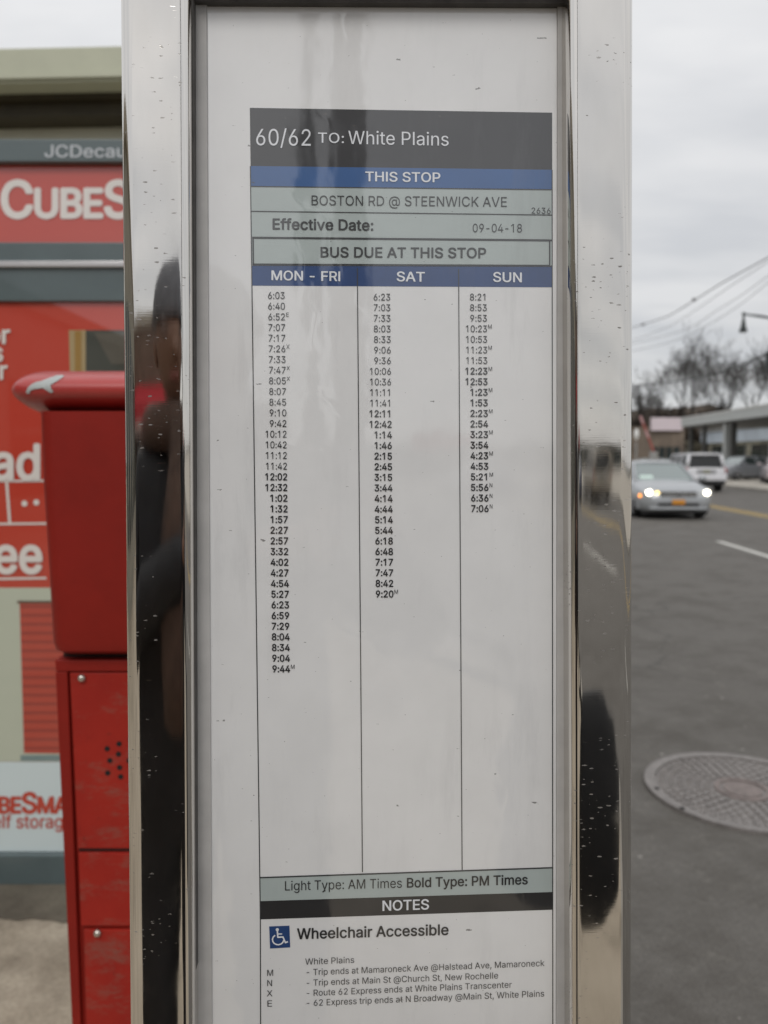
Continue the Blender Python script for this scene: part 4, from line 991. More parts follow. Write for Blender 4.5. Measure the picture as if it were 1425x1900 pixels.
# ------------------------------------------------------------------ vehicles (local: +x forward, y across, z up)
GLASS = mat('tinted_car_glass', (.035, .045, .045), .05, coat=1.0, coat_ior=1.6, var=0)
GLASSL = mat('pale_windscreen', (.12, .16, .155), .05, coat=1.0, coat_ior=1.8, var=0)
GLASSM = mat('dark_privacy_glass', (.02, .022, .024), .35, spec=.25, var=0)
TYRE = mat('tyre_rubber', (.018, .018, .018), .8, var=.2, scale=30)
RIM = mat('alloy_rim', (.5, .5, .52), .3, .8, var=0)
CHROME = mat('chrome_trim', (.7, .7, .7), .15, 1.0, var=0)
BLKP = mat('black_plastic', (.015, .015, .016), .5, var=0)
LAMP = mat('lit_headlight', (.9, .88, .8), .2, var=0, emit=(1, .93, .74), estr=9.0)
LAMPA = mat('lit_amber_lamp', (.9, .5, .1), .2, var=0, emit=(1, .30, .03), estr=3.2)
LAMPY = mat('lit_inner_lamp', (.9, .7, .3), .2, var=0, emit=(1, .68, .16), estr=4.0)
LAMPF = mat('lit_fog_lamp', (.8, .85, .7), .2, var=0, emit=(.85, .9, .68), estr=1.0)
LENS = mat('clear_lamp_lens', (.45, .46, .47), .1, coat=1, var=0)
TAIL = mat('red_tail_lamp', (.28, .012, .012), .15, coat=1, var=0)
PLATE = mat('orange_plate', (.62, .26, .03), .5, var=.1, scale=60)
PLATE2 = mat('dull_plate', (.25, .25, .18), .5, var=.1, scale=60)
def paint(name, col, rough=.3, metal=.35): return mat(name, col, rough, metal, coat=.8, coat_rough=.05, var=.04, scale=4)
def body_loft(stations, flat=False):
    secs = []
    for x, zl, zs, zt, wl, ws, wt in stations:
        zm = zl+(zs-zl)*.5
        half = [(0, zl), (wl*.86, zl), (wl, zl+.06), (ws, zm), (ws, zs-.07), (ws*.975, zs), (wt, zt-.02), (wt*.6, zt), (0, zt+.005)]
        secs.append([(x, y, z) for y, z in half] + [(x, -y, z) for y, z in reversed(half[1:-1])])
    return secs
def wheel(parent, x, y, r, wd):
    sg = 1 if y > 0 else -1
    n = 24
    mb = MB()
    prof = [(r*.62, wd/2), (r*.93, wd/2), (r, wd*.36), (r, -wd*.36), (r*.93, -wd/2), (r*.62, -wd/2)]
    mb.loft([[(x+q*cos(2*pi*i/n), y+d, r+q*sin(2*pi*i/n)) for i in range(n)] for q, d in prof], caps=True)
    wl_ = mb.build('wheel', TYRE, parent, local=True, autosmooth=40)
    mb = MB()
    yo = y+sg*(wd/2+.004)
    mb.loft([[(x+q*cos(2*pi*i/n), yo-sg*d, r+q*sin(2*pi*i/n)) for i in range(n)] for q, d in ((r*.64, .03), (r*.64, 0), (r*.55, .012), (.05, .012))], caps=True)
    for k in range(5):
        a = 2*pi*k/5; ca, sa = cos(a), sin(a)
        pts = [(.05, -.03), (r*.58, -.045), (r*.58, .045), (.05, .03)]
        f = [(x+p*ca-q*sa, yo+sg*.012, r+p*sa+q*ca) for p, q in pts]; b_ = [(a_[0], yo-sg*.015, a_[2]) for a_ in f]
        mb.hexa(b_+f)
    mb.build('rim', RIM, wl_, local=True)
def bx_(parent, name, m, x0, x1, y0, y1, z0, z1, bevel=.01, local=True):
    return MB().box(x0, x1, y0, y1, z0, z1).build(name, m, parent, local=True, bevel=bevel)
def lens_disc(parent, name, m, x, y, z, ry, rz, sx=.02):
    mb = MB().ball((x, y, z), sx, ry, rz, 16, 10)
    return mb.build(name, m, parent, local=True, smooth=True)
def glasshouse(parent, pm, pts, glass, front_glass):
    """pts: belt corners and roof corners: xr0,xf0,y0,z0 (belt), xr1,xf1,y1,z1 (roof)"""
    xr0, xf0, y0, z0, xr1, xf1, y1, z1 = pts
    def q(a, b, c, d, thick, name, m):
        v = [Vector(p) for p in (a, b, c, d)]
        n = (v[1]-v[0]).cross(v[3]-v[0]).normalized()*thick
        MB().hexa([p-n for p in v] + [p for p in v]).build(name, m, parent, local=True)
    q((xf0, -y0, z0), (xf0, y0, z0), (xf1, y1, z1), (xf1, -y1, z1), .02, 'windscreen', front_glass)
    q((xr0, y0, z0), (xr0, -y0, z0), (xr1, -y1, z1), (xr1, y1, z1), .02, 'rear_window', glass)
    for sg in (1, -1):
        a, b, c, d = (xf0-.06, sg*y0, z0), (xr0+.06, sg*y0, z0), (xr1+.04, sg*y1, z1), (xf1-.04, sg*y1, z1)
        if sg < 0: a, b, c, d = b, a, d, c
        q(a, b, c, d, .02, 'side_window', glass)
    secs = []
    L = xf1-xr1
    for i in range(9):
        t = i/8; x = xr1-.02+(L+.04)*t; h = .055*(1-(2*t-1)**2)
        secs.append([(x, -y1-.015, z1-.01), (x, -y1, z1+.02+h*.5), (x, -y1*.5, z1+.03+h), (x, 0, z1+.035+h), (x, y1*.5, z1+.03+h), (x, y1, z1+.02+h*.5), (x, y1+.015, z1-.01)])
    MB().loft(secs, closed=True).build('roof', pm, parent, local=True, autosmooth=35)
    def pil(a, b, r_): MB().tube([a, b], r_, 8).build('roof_pillar', pm, parent, local=True, smooth=True)
    for sg in (1, -1):
        pil((xf0+.03, sg*y0, z0-.01), (xf1+.01, sg*(y1+.005), z1+.01), .032)
        pil((xr0-.03, sg*y0, z0-.01), (xr1-.01, sg*(y1+.005), z1+.01), .045)
        for f in (.35, .65) if (xf0-xr0) > 2.9 else (.48,):
            xb = xr0+(xf0-xr0)*f; xt = xr1+(xf1-xr1)*f
            pil((xb, sg*(y0+.002), z0), (xt, sg*(y1+.004), z1), .03)
def sedan(name, pm, label, cat, group, loc, rz, lit=True, low=False):
    o = empty(name, loc, label, cat, group, rz)
    st = [(-2.36, .42, .70, .86, .70, .74, .66), (-2.30, .26, .80, .97, .84, .86, .70), (-2.0, .20, .86, 1.03, .88, .91, .74), (-1.45, .18, .90, .99, .89, .92, .80), (-.6, .17, .90, .95, .89, .925, .82), (.5, .17, .88, .95, .89, .925, .80),
          (1.0, .17, .86, .98, .89, .92, .78), (1.5, .18, .82, .93, .89, .915, .72), (2.0, .19, .76, .85, .87, .89, .64), (2.22, .20, .70, .78, .82, .83, .58), (2.34, .24, .60, .68, .70, .72, .50), (2.39, .32, .52, .58, .52, .56, .40)]
    MB().loft(body_loft(st)).build('body', pm, o, local=True, autosmooth=50)
    glasshouse(o, pm, (-1.72, 1.16, .76, .955, -1.08, .36, .60, 1.38), GLASS, GLASSL)
    for x, y in ((1.45, .80), (1.45, -.80), (-1.4, .80), (-1.4, -.80)): wheel(o, x, y, .325, .21)
    # front
    gr = bx_(o, 'grille', BLKP, 2.28, 2.405, -.44, .44, .575, .70, .02)
    for z in (.602, .636, .670): bx_(gr, 'grille_bar', CHROME, 2.40, 2.42, -.43, .43, z-.009, z+.009, .003)
    lens_disc(gr, 'badge', BLKP, 2.425, 0, .64, .055, .055)
    lens_disc(gr, 'badge_bar', CHROME, 2.44, 0, .64, .02, .045, .01)
    bx_(o, 'bumper_intake', BLKP, 2.26, 2.40, -.50, .50, .335, .42, .02)
    bx_(o, 'number_plate', PLATE if lit else PLATE2, 2.40, 2.42, -.155, .155, .385, .50, .006)
    bx_(o, 'bumper_lip', pm, 2.24, 2.41, -.70, .70, .25, .315, .03)
    for sg in (1, -1):
        l_ = lens_disc(o, 'headlight', LENS, 2.20, sg*.66, .665, .20, .085, .13)
        if lit:
            lens_disc(l_, 'lit_bulb', LAMP, 2.33, sg*.70, .675, .070, .066)
            lens_disc(l_, 'lit_bulb', LAMPY if sg < 0 else LENS, 2.335, sg*.505, .655, .052, .048)
        lens_disc(o, 'turn_signal', (LAMPA if lit and sg < 0 else LENS), 2.10, sg*.84, .585, .055, .05, .06)
        lens_disc(o, 'fog_lamp', (LAMPF if lit and sg < 0 else LENS), 2.31, sg*.60, .42, .11, .042, .04)
        lens_disc(o, 'tail_lamp', TAIL, -2.25, sg*.68, .80, .19, .08, .1)
        mb = MB().ball((.98, sg*1.02, 1.0), .07, .11, .075, 12, 8); mb.build('wing_mirror', pm, o, local=True, smooth=True)
    if lit:
        MB().hexa([(1.10, -.62, .985), (1.10, -.26, .985), (1.085, -.26, .985), (1.085, -.62, .985), (.97, -.60, 1.07), (.97, -.28, 1.07), (.955, -.28, 1.07), (.955, -.60, 1.07)]).build('dashboard_paper', mat('green_white_paper', (.55, .68, .62), .5, var=0), o, local=True)
    bx_(o, 'underbody', BLKP, -2.1, 2.2, -.78, .78, .13, .24, .02)
    return o
def suv(name, pm, label, cat, group, loc, rz):
    o = empty(name, loc, label, cat, group, rz)
    st = [(-2.32, .52, .80, .98, .76, .80, .78), (-2.28, .42, .92, 1.08, .86, .90, .84), (-2.0, .36, .98, 1.10, .88, .93, .86), (-.8, .34, 1.0, 1.09, .88, .94, .87), (.8, .34, .98, 1.08, .88, .94, .86),
          (1.2, .34, .96, 1.08, .88, .93, .80), (1.9, .34, .92, 1.02, .87, .92, .76), (2.22, .36, .86, .95, .82, .88, .68), (2.34, .42, .76, .82, .74, .80, .6)]
    MB().loft(body_loft(st)).build('body', pm, o, local=True, autosmooth=50)
    glasshouse(o, pm, (-2.16, 1.22, .83, 1.09, -1.98, .50, .69, 1.66), GLASSM, GLASS)
    # wide painted surround of the tailgate window
    mb = MB()
    for sg in (1, -1): mb.tube([(-2.19, sg*.80, 1.06), (-2.02, sg*.67, 1.67)], .075, 8)
    mb.tube([(-2.03, -.62, 1.67), (-2.03, .62, 1.67)], .06, 8)
    mb.build('tailgate_frame', pm, o, local=True, smooth=True)
    for x, y in ((1.45, .80), (1.45, -.80), (-1.4, .80), (-1.4, -.80)): wheel(o, x, y, .37, .24)
    bx_(o, 'rear_bumper', pm, -2.44, -2.26, -.86, .86, .50, .70, .04)
    bx_(o, 'bumper_skirt', BLKP, -2.40, -2.2, -.82, .82, .34, .50, .03)
    bx_(o, 'number_plate', PLATE2, -2.34, -2.315, -.16, .16, .84, .98, .004)
    bx_(o, 'plate_recess', mat('grey_trim', (.3, .3, .31), .4, var=0), -2.325, -2.30, -.42, .42, .80, 1.0, .01)
    for sg in (1, -1):
        lens_disc(o, 'tail_lamp', TAIL, -2.24, sg*.82, .93, .085, .16, .08)
        mb = MB().tube([(-1.8, sg*.60, 1.75), (-1.75, sg*.60, 1.80), (.35, sg*.60, 1.80), (.4, sg*.60, 1.75)], .02, 6); mb.build('roof_rail', BLKP, o, local=True)
        MB().ball((1.05, sg*1.04, 1.15), .08, .12, .09, 12, 8).build('wing_mirror', pm, o, local=True, smooth=True)
        lens_disc(o, 'headlight', LENS, 2.25, sg*.68, .80, .17, .09, .1)
    bx_(o, 'underbody', BLKP, -2.1, 2.1, -.78, .78, .24, .40, .02)
    return o
TOWARD = atan2(-1, -S); AWAY = atan2(1, S)
SILVER = paint('silver_blue_car_paint', (.36, .375, .39), .35, .3)
g0 = ground(1253, 963)
sedan('sedan', SILVER, 'silver sedan with lit headlights and an orange plate driving towards the timetable', 'car', None, (g0.x+.14, g0.y+2.1, 0), TOWARD)
g1 = ground(1306, 908)
suv('suv', paint('white_car_paint', (.62, .62, .64), .35, .1), 'white SUV with a dark rear window driving away beyond the silver sedan', 'SUV', None, (g1.x-.85, g1.y-.5, 0), AWAY-.02)
def lot(px, o_, dz=0.0):
    """point of the lot at offset o_ from the street axis in the direction of column px"""
    k = (px-712.5)/F_PX
    y = o_/(k*1.003-S); return (o_+S*y, y, lotz(o_)+dz)
sedan('parked_car', paint('dark_grey_car_paint', (.24, .25, .27)), 'grey sedan parked on the lot between the thick canopy column and the pale car', 'car', None, lot(1374, 18.6), R(205), lit=False)
sedan('parked_car', paint('pale_pink_grey_car_paint', (.50, .44, .45)), 'pale sedan with red rear lamps parked on the lot at the picture edge', 'car', None, lot(1447, 18.4), R(68), lit=False)
sedan('parked_car', paint('pale_grey_car_paint', (.36, .37, .37)), 'small pale grey car far off behind the roof of the silver sedan', 'car', None, (at(1203, 845, 72).x, 72, .0), R(-100), lit=False)
sedan('parked_car', paint('grey_green_car_paint', (.22, .25, .24)), 'small grey green car far off between the silver sedan and the white SUV', 'car', None, (at(1228, 845, 66).x, 66, .0), R(-60), lit=False)

# ------------------------------------------------------------------ canopy over the lot
CO = 20.0
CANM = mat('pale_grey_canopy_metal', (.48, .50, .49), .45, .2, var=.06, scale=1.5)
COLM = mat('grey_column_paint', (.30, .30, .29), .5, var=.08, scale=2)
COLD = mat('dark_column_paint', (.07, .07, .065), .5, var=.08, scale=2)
def cy(px): return CO/((px-712.5)/F_PX*1.003-S)
ya, yb = cy(1262), 26.0
can = empty('lot_canopy', (CO+S*50, 50, lotz(CO)), 'long pale grey flat canopy on columns across the road', 'canopy')
zt_ = at(1345, 762, cy(1345)).z; zb_ = at(1345, 781, cy(1345)).z
def slab(o0, o1, y0, y1, z0, z1): return MB().hexa([off(o0, y0, z0), off(o1, y0, z0), off(o1, y1, z0), off(o0, y1, z0), off(o0, y0, z1), off(o1, y0, z1), off(o1, y1, z1), off(o0, y1, z1)])
slab(CO, CO+9, yb, ya, zb_+.1, zt_-.06).build('roof', CANM, can)
slab(CO-.12, CO-.004, yb, ya+.1, zb_, zt_).build('fascia', CANM, can)
slab(CO-.16, CO-.122, yb, ya+.1, zt_-.09, zt_+.03).build('edge_trim', mat('light_trim', (.6, .6, .58), .4, var=0), can)
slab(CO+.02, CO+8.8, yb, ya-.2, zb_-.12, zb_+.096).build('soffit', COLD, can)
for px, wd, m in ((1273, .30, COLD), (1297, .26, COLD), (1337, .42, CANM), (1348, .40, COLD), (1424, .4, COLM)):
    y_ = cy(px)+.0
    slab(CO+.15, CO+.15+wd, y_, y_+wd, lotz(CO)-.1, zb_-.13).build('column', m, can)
for y_ in (34, 44, 54, 63):
    slab(CO+8, CO+8.3, y_, y_+.3, .2, zb_-.13).build('column', COLM, can)

# low building behind the canopy with a blue-grey sign band
LB = empty('low_shop_building', (33+S*70, 70, lotz(33)), 'low shop building with a blue grey sign band beyond the canopy', 'building')
LBO = 33
def ly(px): return LBO/((px-712.5)/F_PX*1.003-S)
y0_, y1_ = 58, ly(1300)
OLV = mat('mottled_shop_front', (.30, .285, .22), .7, var=.6, scale=.8)
slab(LBO, LBO+9, 40, y1_, .3, 4.6).build('wall', OLV, LB)
slab(LBO-.3, LBO-.01, 40, y1_, 3.25, 4.55).build('sign_band', mat('blue_grey_panel', (.50, .56, .62), .5, var=.12, scale=.6), LB)
slab(LBO-.5, LBO+9.2, 39.8, y1_+.2, 4.62, 4.9).build('roof', COLM, LB)
for i in range(9):
    yy = 42+i*(y1_-44)/9
    w_ = slab(LBO-.06, LBO-.004, yy, yy+(y1_-44)/9*.75, .9, 2.9).build('window', GLASS, LB)
    slab(LBO-.10, LBO-.065, yy-.1, yy, .8, 3.0).build('window_frame', COLM, LB)

# pink-white shop sign and building left of the canopy
PB = empty('pale_sign_building', (at(1235, 800, 80).x, 80, 0), 'small low building with a wide pinkish white sign board', 'building')
a = at(1207, 775, 80); b = at(1263, 799, 80); c = at(1180, 848, 80)
MB().box(a.x-3, b.x+.4, 80, 86, 0, b.z+.4).build('wall', mat('brown_shop_wall', (.14, .11, .085), .7, var=.45, scale=.7), PB)
MB().box(a.x, b.x, 79.6, 79.99, b.z, a.z).build('sign_board', mat('pinkish_white_board', (.60, .52, .55), .6, var=.05), PB)
for i in range(4):
    MB().box(a.x+.2+i*.75, a.x+.8+i*.75, 79.93, 79.995, .7, 2.6).build('window', GLASS, PB)
# red and white leaning barrier arm / white lamp head
p0 = at(1188, 772, 60); p1 = at(1213, 838, 60)
BA = empty('barrier_arm', (p1.x, p1.y, 0), 'raised red and white barrier arm beside the edge of the steel case', 'barrier')
d_ = (Vector(p1)-Vector(p0))
for i in range(5):
    MB().tube([p0+d_*(i/5), p0+d_*((i+1)/5)], .10, 8).build('arm_section', mat('barrier_red', (.34, .10, .08), .5, var=.1) if i % 2 == 1 or i == 4 else mat('barrier_pink', (.52, .30, .30), .5, var=.1), BA)
MB().box(p1.x-.25, p1.x+.25, 59.8, 60.2, 0, p1.z).build('housing', COLM, BA, bevel=.02)
p0 = at(1181, 806, 70)
WS = empty('white_tank', (p0.x, 70, 0), 'small round white lamp globe on a short post against the dark wood', 'lamp')
MB().ball((p0.x, 70, p0.z), .22, .22, .5, 14, 10).build('globe', mat('white_globe', (.7, .7, .68), .3, var=0), WS, smooth=True)
MB().tube([(p0.x, 70, 0), (p0.x, 70, p0.z-.7)], .07, 8).build('post', COLM, WS)
WS.name = 'globe_lamp'

# ------------------------------------------------------------------ hedge and wooded bank
def leafy(name, x0, x1, y0, y1, z0, z1, n, s, cols, seed, label=None):
    """dense mass of small leaf clumps filling a box with an uneven top"""
    random.seed(seed); mb = MB()
    for i in range(n):
        x = random.uniform(x0, x1); y = random.uniform(y0, y1)
        top = z1*(.72+.28*sin(x*.9+seed)*cos(x*.37+1.3*seed)+.12*random.random())
        z = z0+(top-z0)*random.random()**.7
        q = Vector((random.gauss(0,1), random.gauss(0,1), random.gauss(0,1))).normalized()
        a_ = q.orthogonal().normalized()*s*random.uniform(.5, 1.3); b2 = q.cross(a_)
        c_ = Vector((x, y, z)); mb.add([c_-a_, c_+b2*.7, c_+a_, c_-b2*.7], [(0,1,2,3)])
    m = mat(name+'_leaf', cols[0], .8, var=.6, scale=.5)
    return mb, m
TX = lambda px, Y: at(px, 848, Y).x
mb, m = leafy('scrub', TX(1170, 100), TX(1480, 100), 96, 104, 0, 3.3, 9000, .32, [(.085, .075, .05)], 3)
tag(mb.build('undergrowth', m), 'olive brown undergrowth at the foot of the bare trees', 'undergrowth', kind='stuff')
# bank
mb = MB(); random.seed(2); secs = []
for i in range(70):
    x = TX(900, 118)+i*1.4
    hh = 1.55+118*(848-(757-6*sin(i*.35)+3*sin(i*.9)))/F_PX + random.uniform(-.5, .5)
    secs.append([(x, 112, -.05), (x, 116, hh*.75), (x, 121, hh), (x, 150, hh), (x, 170, -.05)])
o = mb.loft(secs, closed=True).build('wooded_bank', mat('brown_bank', (.060, .045, .032), .95, var=.5, scale=.35, bump=.4, bscale=2), smooth=True); tag(o, kind='structure')
mb, m = leafy('bankscrub', TX(1150, 112), TX(1500, 112), 108, 119, 1.0, 8.6, 16000, .34, [(.062, .045, .032)], 8)
tag(mb.build('bank_scrub', m), 'dark brown leafless scrub covering the bank below the trees', 'scrub', kind='stuff')

BARK = mat('dark_bare_bark', (.036, .031, .027), .9, var=.3, scale=3)
def bare_tree(label, px, ptop, wpx, Y, trunks, seed, base=3.5):
    random.seed(seed)
    bx0 = TX(px, Y); H = at(px, ptop, Y).z-base; W = wpx/F_PX*Y/2
    t = empty('bare_tree', (bx0, Y, base), label, 'tree', 'bare winter trees on the bank')
    tr = MB(); cr = MB()
    def grow(p, d, ln, r, lvl):
        n = 3; pts = [p]; rs = [r]
        for i in range(n):
            d = (d+Vector((random.gauss(0,.10), random.gauss(0,.10), random.gauss(0,.05)+.05))).normalized()
            p = p+d*ln/n; pts.append(p); rs.append(max(r*(1-.35*(i+1)/n), .023))
        (tr if lvl == 0 else cr).tube(pts, rs, 7 if lvl == 0 else (5 if lvl < 3 else 3), caps=False)
        if lvl >= 6: return
        k = 3 if lvl < 4 else 2
        for i in range(k + (1 if lvl in (1, 2) else 0)):
            a = random.uniform(0, 2*pi); sp = random.uniform(.25, .7) if lvl else random.uniform(.25, .5)
            o1 = d.orthogonal().normalized(); o2 = d.cross(o1)
            nd = (d*cos(sp)+(o1*cos(a)+o2*sin(a))*sin(sp)*(1.0 if lvl else W/H*2.2)); nd.z += .14
            q = pts[-1] if i < 2 else pts[2]
            grow(q, nd.normalized(), ln*random.uniform(.58, .86), rs[-1]*random.uniform(.62, .8), lvl+1)
    for tx in trunks:
        grow(Vector((TX(px+tx, Y), Y+random.uniform(-1, 1), base-1.0)), Vector((-tx*.006, 0, 1)).normalized(), H*.40, .26, 0)
    # scale the growth to the height and width of the crown seen
    allv = tr.v+cr.v; mz = sorted(v[2] for v in allv)[int(len(allv)*.994)]; hw = sorted(abs(v[0]-bx0) for v in cr.v)[int(len(cr.v)*.975)]
    kz = H/(mz-base); kx = W/hw
    for mb in (tr, cr): mb.v = [(bx0+(x-bx0)*(kx if z > base+1 else 1+(kx-1)*max(0, (z-base)/1.0)), Y+(y-Y)*kx, base+(z-base)*kz) for x, y, z in mb.v]
    tr.build('trunk', BARK, t); cr.build('crown', BARK, t)
bare_tree('tall bare tree with a dense rounded crown and two trunks', 1272, 618, 116, 106, (-14, 5), 21)
bare_tree('short bare tree with spreading twigs beside the steel case', 1222, 688, 78, 104, (0,), 5)
bare_tree('smallest bare tree half hidden by the edge of the steel case', 1186, 712, 70, 108, (0,), 9)
bare_tree('slim bare tree with a thin forked crown above the canopy', 1347, 654, 92, 106, (0,), 14)
bare_tree('big bare tree at the picture edge behind the street lamp arm', 1396, 632, 120, 108, (-4,), 33)
bare_tree('broad bare tree mostly cut off by the picture edge', 1448, 640, 110, 104, (0,), 41)
bare_tree('low bare tree between the tall rounded one and the thin forked one', 1312, 700, 84, 112, (0,), 52)

# ------------------------------------------------------------------ street lamp, signal and wires
DK = mat('dark_green_black_metal', (.022, .028, .028), .45, .3, var=0)
LD = 31.0
b = at(1380, 583, LD); lp = off(13.9+1.2, LD)
SL = empty('street_lamp', (at(1500, 848, LD).x, LD, .13), 'dark street lamp with a bell shaped lantern hanging from a long arm', 'street lamp')
px_ = at(1500, 848, LD).x
MB().tube([(px_, LD, .13), (px_, LD, 1.2), (px_, LD, b.z-.3), (px_-.05, LD, b.z+.1)], [.13, .09, .07, .06], 10).build('pole', DK, SL, autosmooth=40)
MB().tube([(px_, LD, b.z-.25), (at(1430, 592, LD).x, LD, at(1430, 590, LD).z), (at(1412, 588, LD).x, LD, at(1412, 587, LD).z), (b.x, LD, b.z)], [.05, .04, .055, .03], 8).build('arm', DK, SL, smooth=True)
MB().ball((b.x, LD, b.z), .07, .07, .09, 10, 8).build('finial', DK, SL, smooth=True)
zz = at(1380, 617, LD).z; hh = b.z-zz; n = 16
mb = MB()
mb.loft([[(b.x+r_*cos(2*pi*i/n), LD+r_*sin(2*pi*i/n), zz+hh*f) for i in range(n)] for f, r_ in ((0, .04), (.02, .15), (.10, .155), (.22, .125), (.42, .085), (.62, .07), (.8, .04), (1, .025))])
mb.build('lantern', DK, SL, autosmooth=50)
# signal hung on a thick span cable
sp = [at(1180, 716, 62), at(1275, 705, 52), at(1340, 690, 46), at(1390, 672, 42), at(1440, 648, 39), at(1700, 560, 30)]
o = MB().tube(sp, .055, 6).build('span_cable', DK); tag(o, 'thick dark span cable crossing in front of the bare trees', 'cable')
q = at(1429, 668, 40); TS = empty('traffic_signal', (q.x, 40, q.z), 'black traffic signal hanging from the thick span cable at the picture edge', 'traffic signal')
MB().box(q.x-.18, q.x+.18, 39.85, 40.15, q.z-.45, q.z+.45).build('housing', DK, TS, bevel=.03)
for k_, z_ in enumerate((.3, 0, -.3)):
    MB().tube([(q.x, 39.86, q.z+z_), (q.x, 39.78, q.z+z_)], .11, 14).build('lens', mat('dark_signal_lens_%s' % ('red', 'amber', 'green')[k_], ((.1, .01, .01), (.1, .06, .01), (.01, .07, .03))[k_], .2, var=0), TS)
    MB().tube([(q.x, 39.84, q.z+z_+.13), (q.x, 39.62, q.z+z_+.11)], .09, 8).build('visor', DK, TS)
MB().tube([(q.x, 40, q.z+.4), (q.x, 40, at(1429, 654, 40).z)], .03, 6).build('hanger', DK, TS)
WIRE = mat('wire', (.22, .22, .23), .6, var=0)
def wire(pts, o_, rad, label):
    """pts picture points of a wire running along the street at offset o_"""
    P3 = []
    for px, py in pts:
        y = o_/((px-712.5)/F_PX-S)
        P3.append(at(px, py, y))
    # carry on past the picture at both ends
    Q = []
    for i in range(len(P3)-1):
        a0 = P3[max(i-1, 0)]; a1 = P3[i]; a2 = P3[i+1]; a3 = P3[min(i+2, len(P3)-1)]
        for j in range(6):
            t = j/6; Q.append(.5*((2*a1)+(a2-a0)*t+(2*a0-5*a1+4*a2-a3)*t*t+(3*a1-a0-3*a2+a3)*t**3))
    P3 = Q+[P3[-1]]
    a_ = P3[0]+(P3[0]-P3[1])*6; z_ = P3[-1]+(P3[-1]-P3[-2])*4
    w_ = MB().tube([a_]+P3+[z_], rad, 5).build('overhead_wire', WIRE)
    tag(w_, label, 'wire', 'overhead wires along the street'); return w_
wire([(1192, 602), (1240, 586), (1290, 556), (1340, 525), (1425, 478)], 10, .022, 'highest overhead wire carrying small dark clamps')
wire([(1185, 628), (1240, 606), (1290, 576), (1345, 538), (1425, 486)], 10.6, .012, 'thin overhead wire just below the one with clamps')
wire([(1185, 635), (1270, 612), (1330, 576), (1380, 545), (1425, 512)], 11.5, .013, 'overhead wire third from the top')
wire([(1185, 649), (1250, 633), (1310, 605), (1370, 568), (1425, 524)], 12, .013, 'lowest overhead wire just over the crown of the tallest tree')
for px, py in ((1193, 602), (1288, 556)):
    y = 10/((px-712.5)/F_PX-S); p_ = at(px, py, y)
    o = MB().ball(p_, .09, .12, .07, 10, 6).build('wire_clamp', WIRE, None, smooth=True)
    tag(o, 'small dark clamp on the highest overhead wire ' + ('near the steel case' if px < 1200 else 'above the tallest tree'), 'clamp', 'clamps on the overhead wire')
# ------------------------------------------------------------------ what stands behind the camera and shows in the polished steel
# street poles
WOOD = mat('dark_utility_wood', (.05, .042, .035), .85, var=.3, scale=6)
P_ = empty('utility_pole', (.36, -5.6, GRD), 'dark wooden utility pole mirrored as the wider streak in the gloss of the sheet', 'pole')
MB().tube([(.36, -5.6, GRD), (.36, -5.6, 10.5)], [.17, .12], 14).build('pole', WOOD, P_, smooth=True)
MB().box(-.6, 1.3, -5.66, -5.54, 9.6, 9.72).build('crossarm', WOOD, P_)
P_ = empty('signal_pole', (.02, -6.0, GRD), 'slim dark metal signal pole mirrored as the narrow streak in the gloss of the sheet', 'pole')
MB().tube([(.02, -6, GRD), (.02, -6, 8.5)], [.08, .05], 12).build('pole', DK, P_, smooth=True)
MB().tube([(.02, -6, 8.4), (.9, -6, 8.8), (2.2, -6, 8.85)], .04, 8).build('arm', DK, P_, smooth=True)
MB().box(2.0, 2.6, -6.12, -5.88, 8.78, 8.9).build('lamp_head', DK, P_, bevel=.02)
# shop row behind
BRK = mat('brown_shop_brick', (.17, .12, .09), .8, var=.3, scale=3)
SB = empty('corner_shop', (-6.5, -18, GRD), 'brown one storey corner shop with a red awning behind the photographer', 'building')
MB().box(-12, -1.6, -24, -17, GRD, 4.5).build('wall', BRK, SB)
MB().box(-12.2, -1.5, -24.2, -16.85, 4.5, 4.8).build('parapet', mat('tan_parapet', (.33, .29, .22), .7), SB)
MB().hexa([(-11.5, -16.99, 2.75), (-2, -16.99, 2.75), (-2, -16.0, 2.35), (-11.5, -16.0, 2.35), (-11.5, -16.99, 3.2), (-2, -16.99, 3.2), (-2, -16.0, 2.75), (-11.5, -16.0, 2.75)]).build('awning', mat('red_awning', (.50, .03, .04), .7), SB)
MB().box(-11.5, -2, -16.05, -15.98, 2.15, 2.34).build('valance', mat('pale_valance', (.6, .55, .5), .7), SB)
for i in range(4): MB().box(-11.2+2.35*i, -9.3+2.35*i, -17.02, -16.97, .8, 2.2).build('window', GLASS, SB)
SB2 = empty('flat_shop_row', (-9, -4, GRD), 'low olive coloured shop row beside the advertising panel, behind the camera', 'building')
MB().box(-14, -7, -15.5, 4.8, GRD, 4.4).build('wall', mat('olive_stucco', (.33, .31, .26), .8, var=.25, scale=2), SB2)
MB().box(-14.2, -6.8, -15.7, 4.6, 4.4, 4.7).build('parapet', mat('tan_parapet', (.33, .29, .22)), SB2)
for i in range(6): MB().box(-7.03, -6.96, -14.8+3.1*i, -12.6+3.1*i, .8, 3.0).build('window', GLASS, SB2)
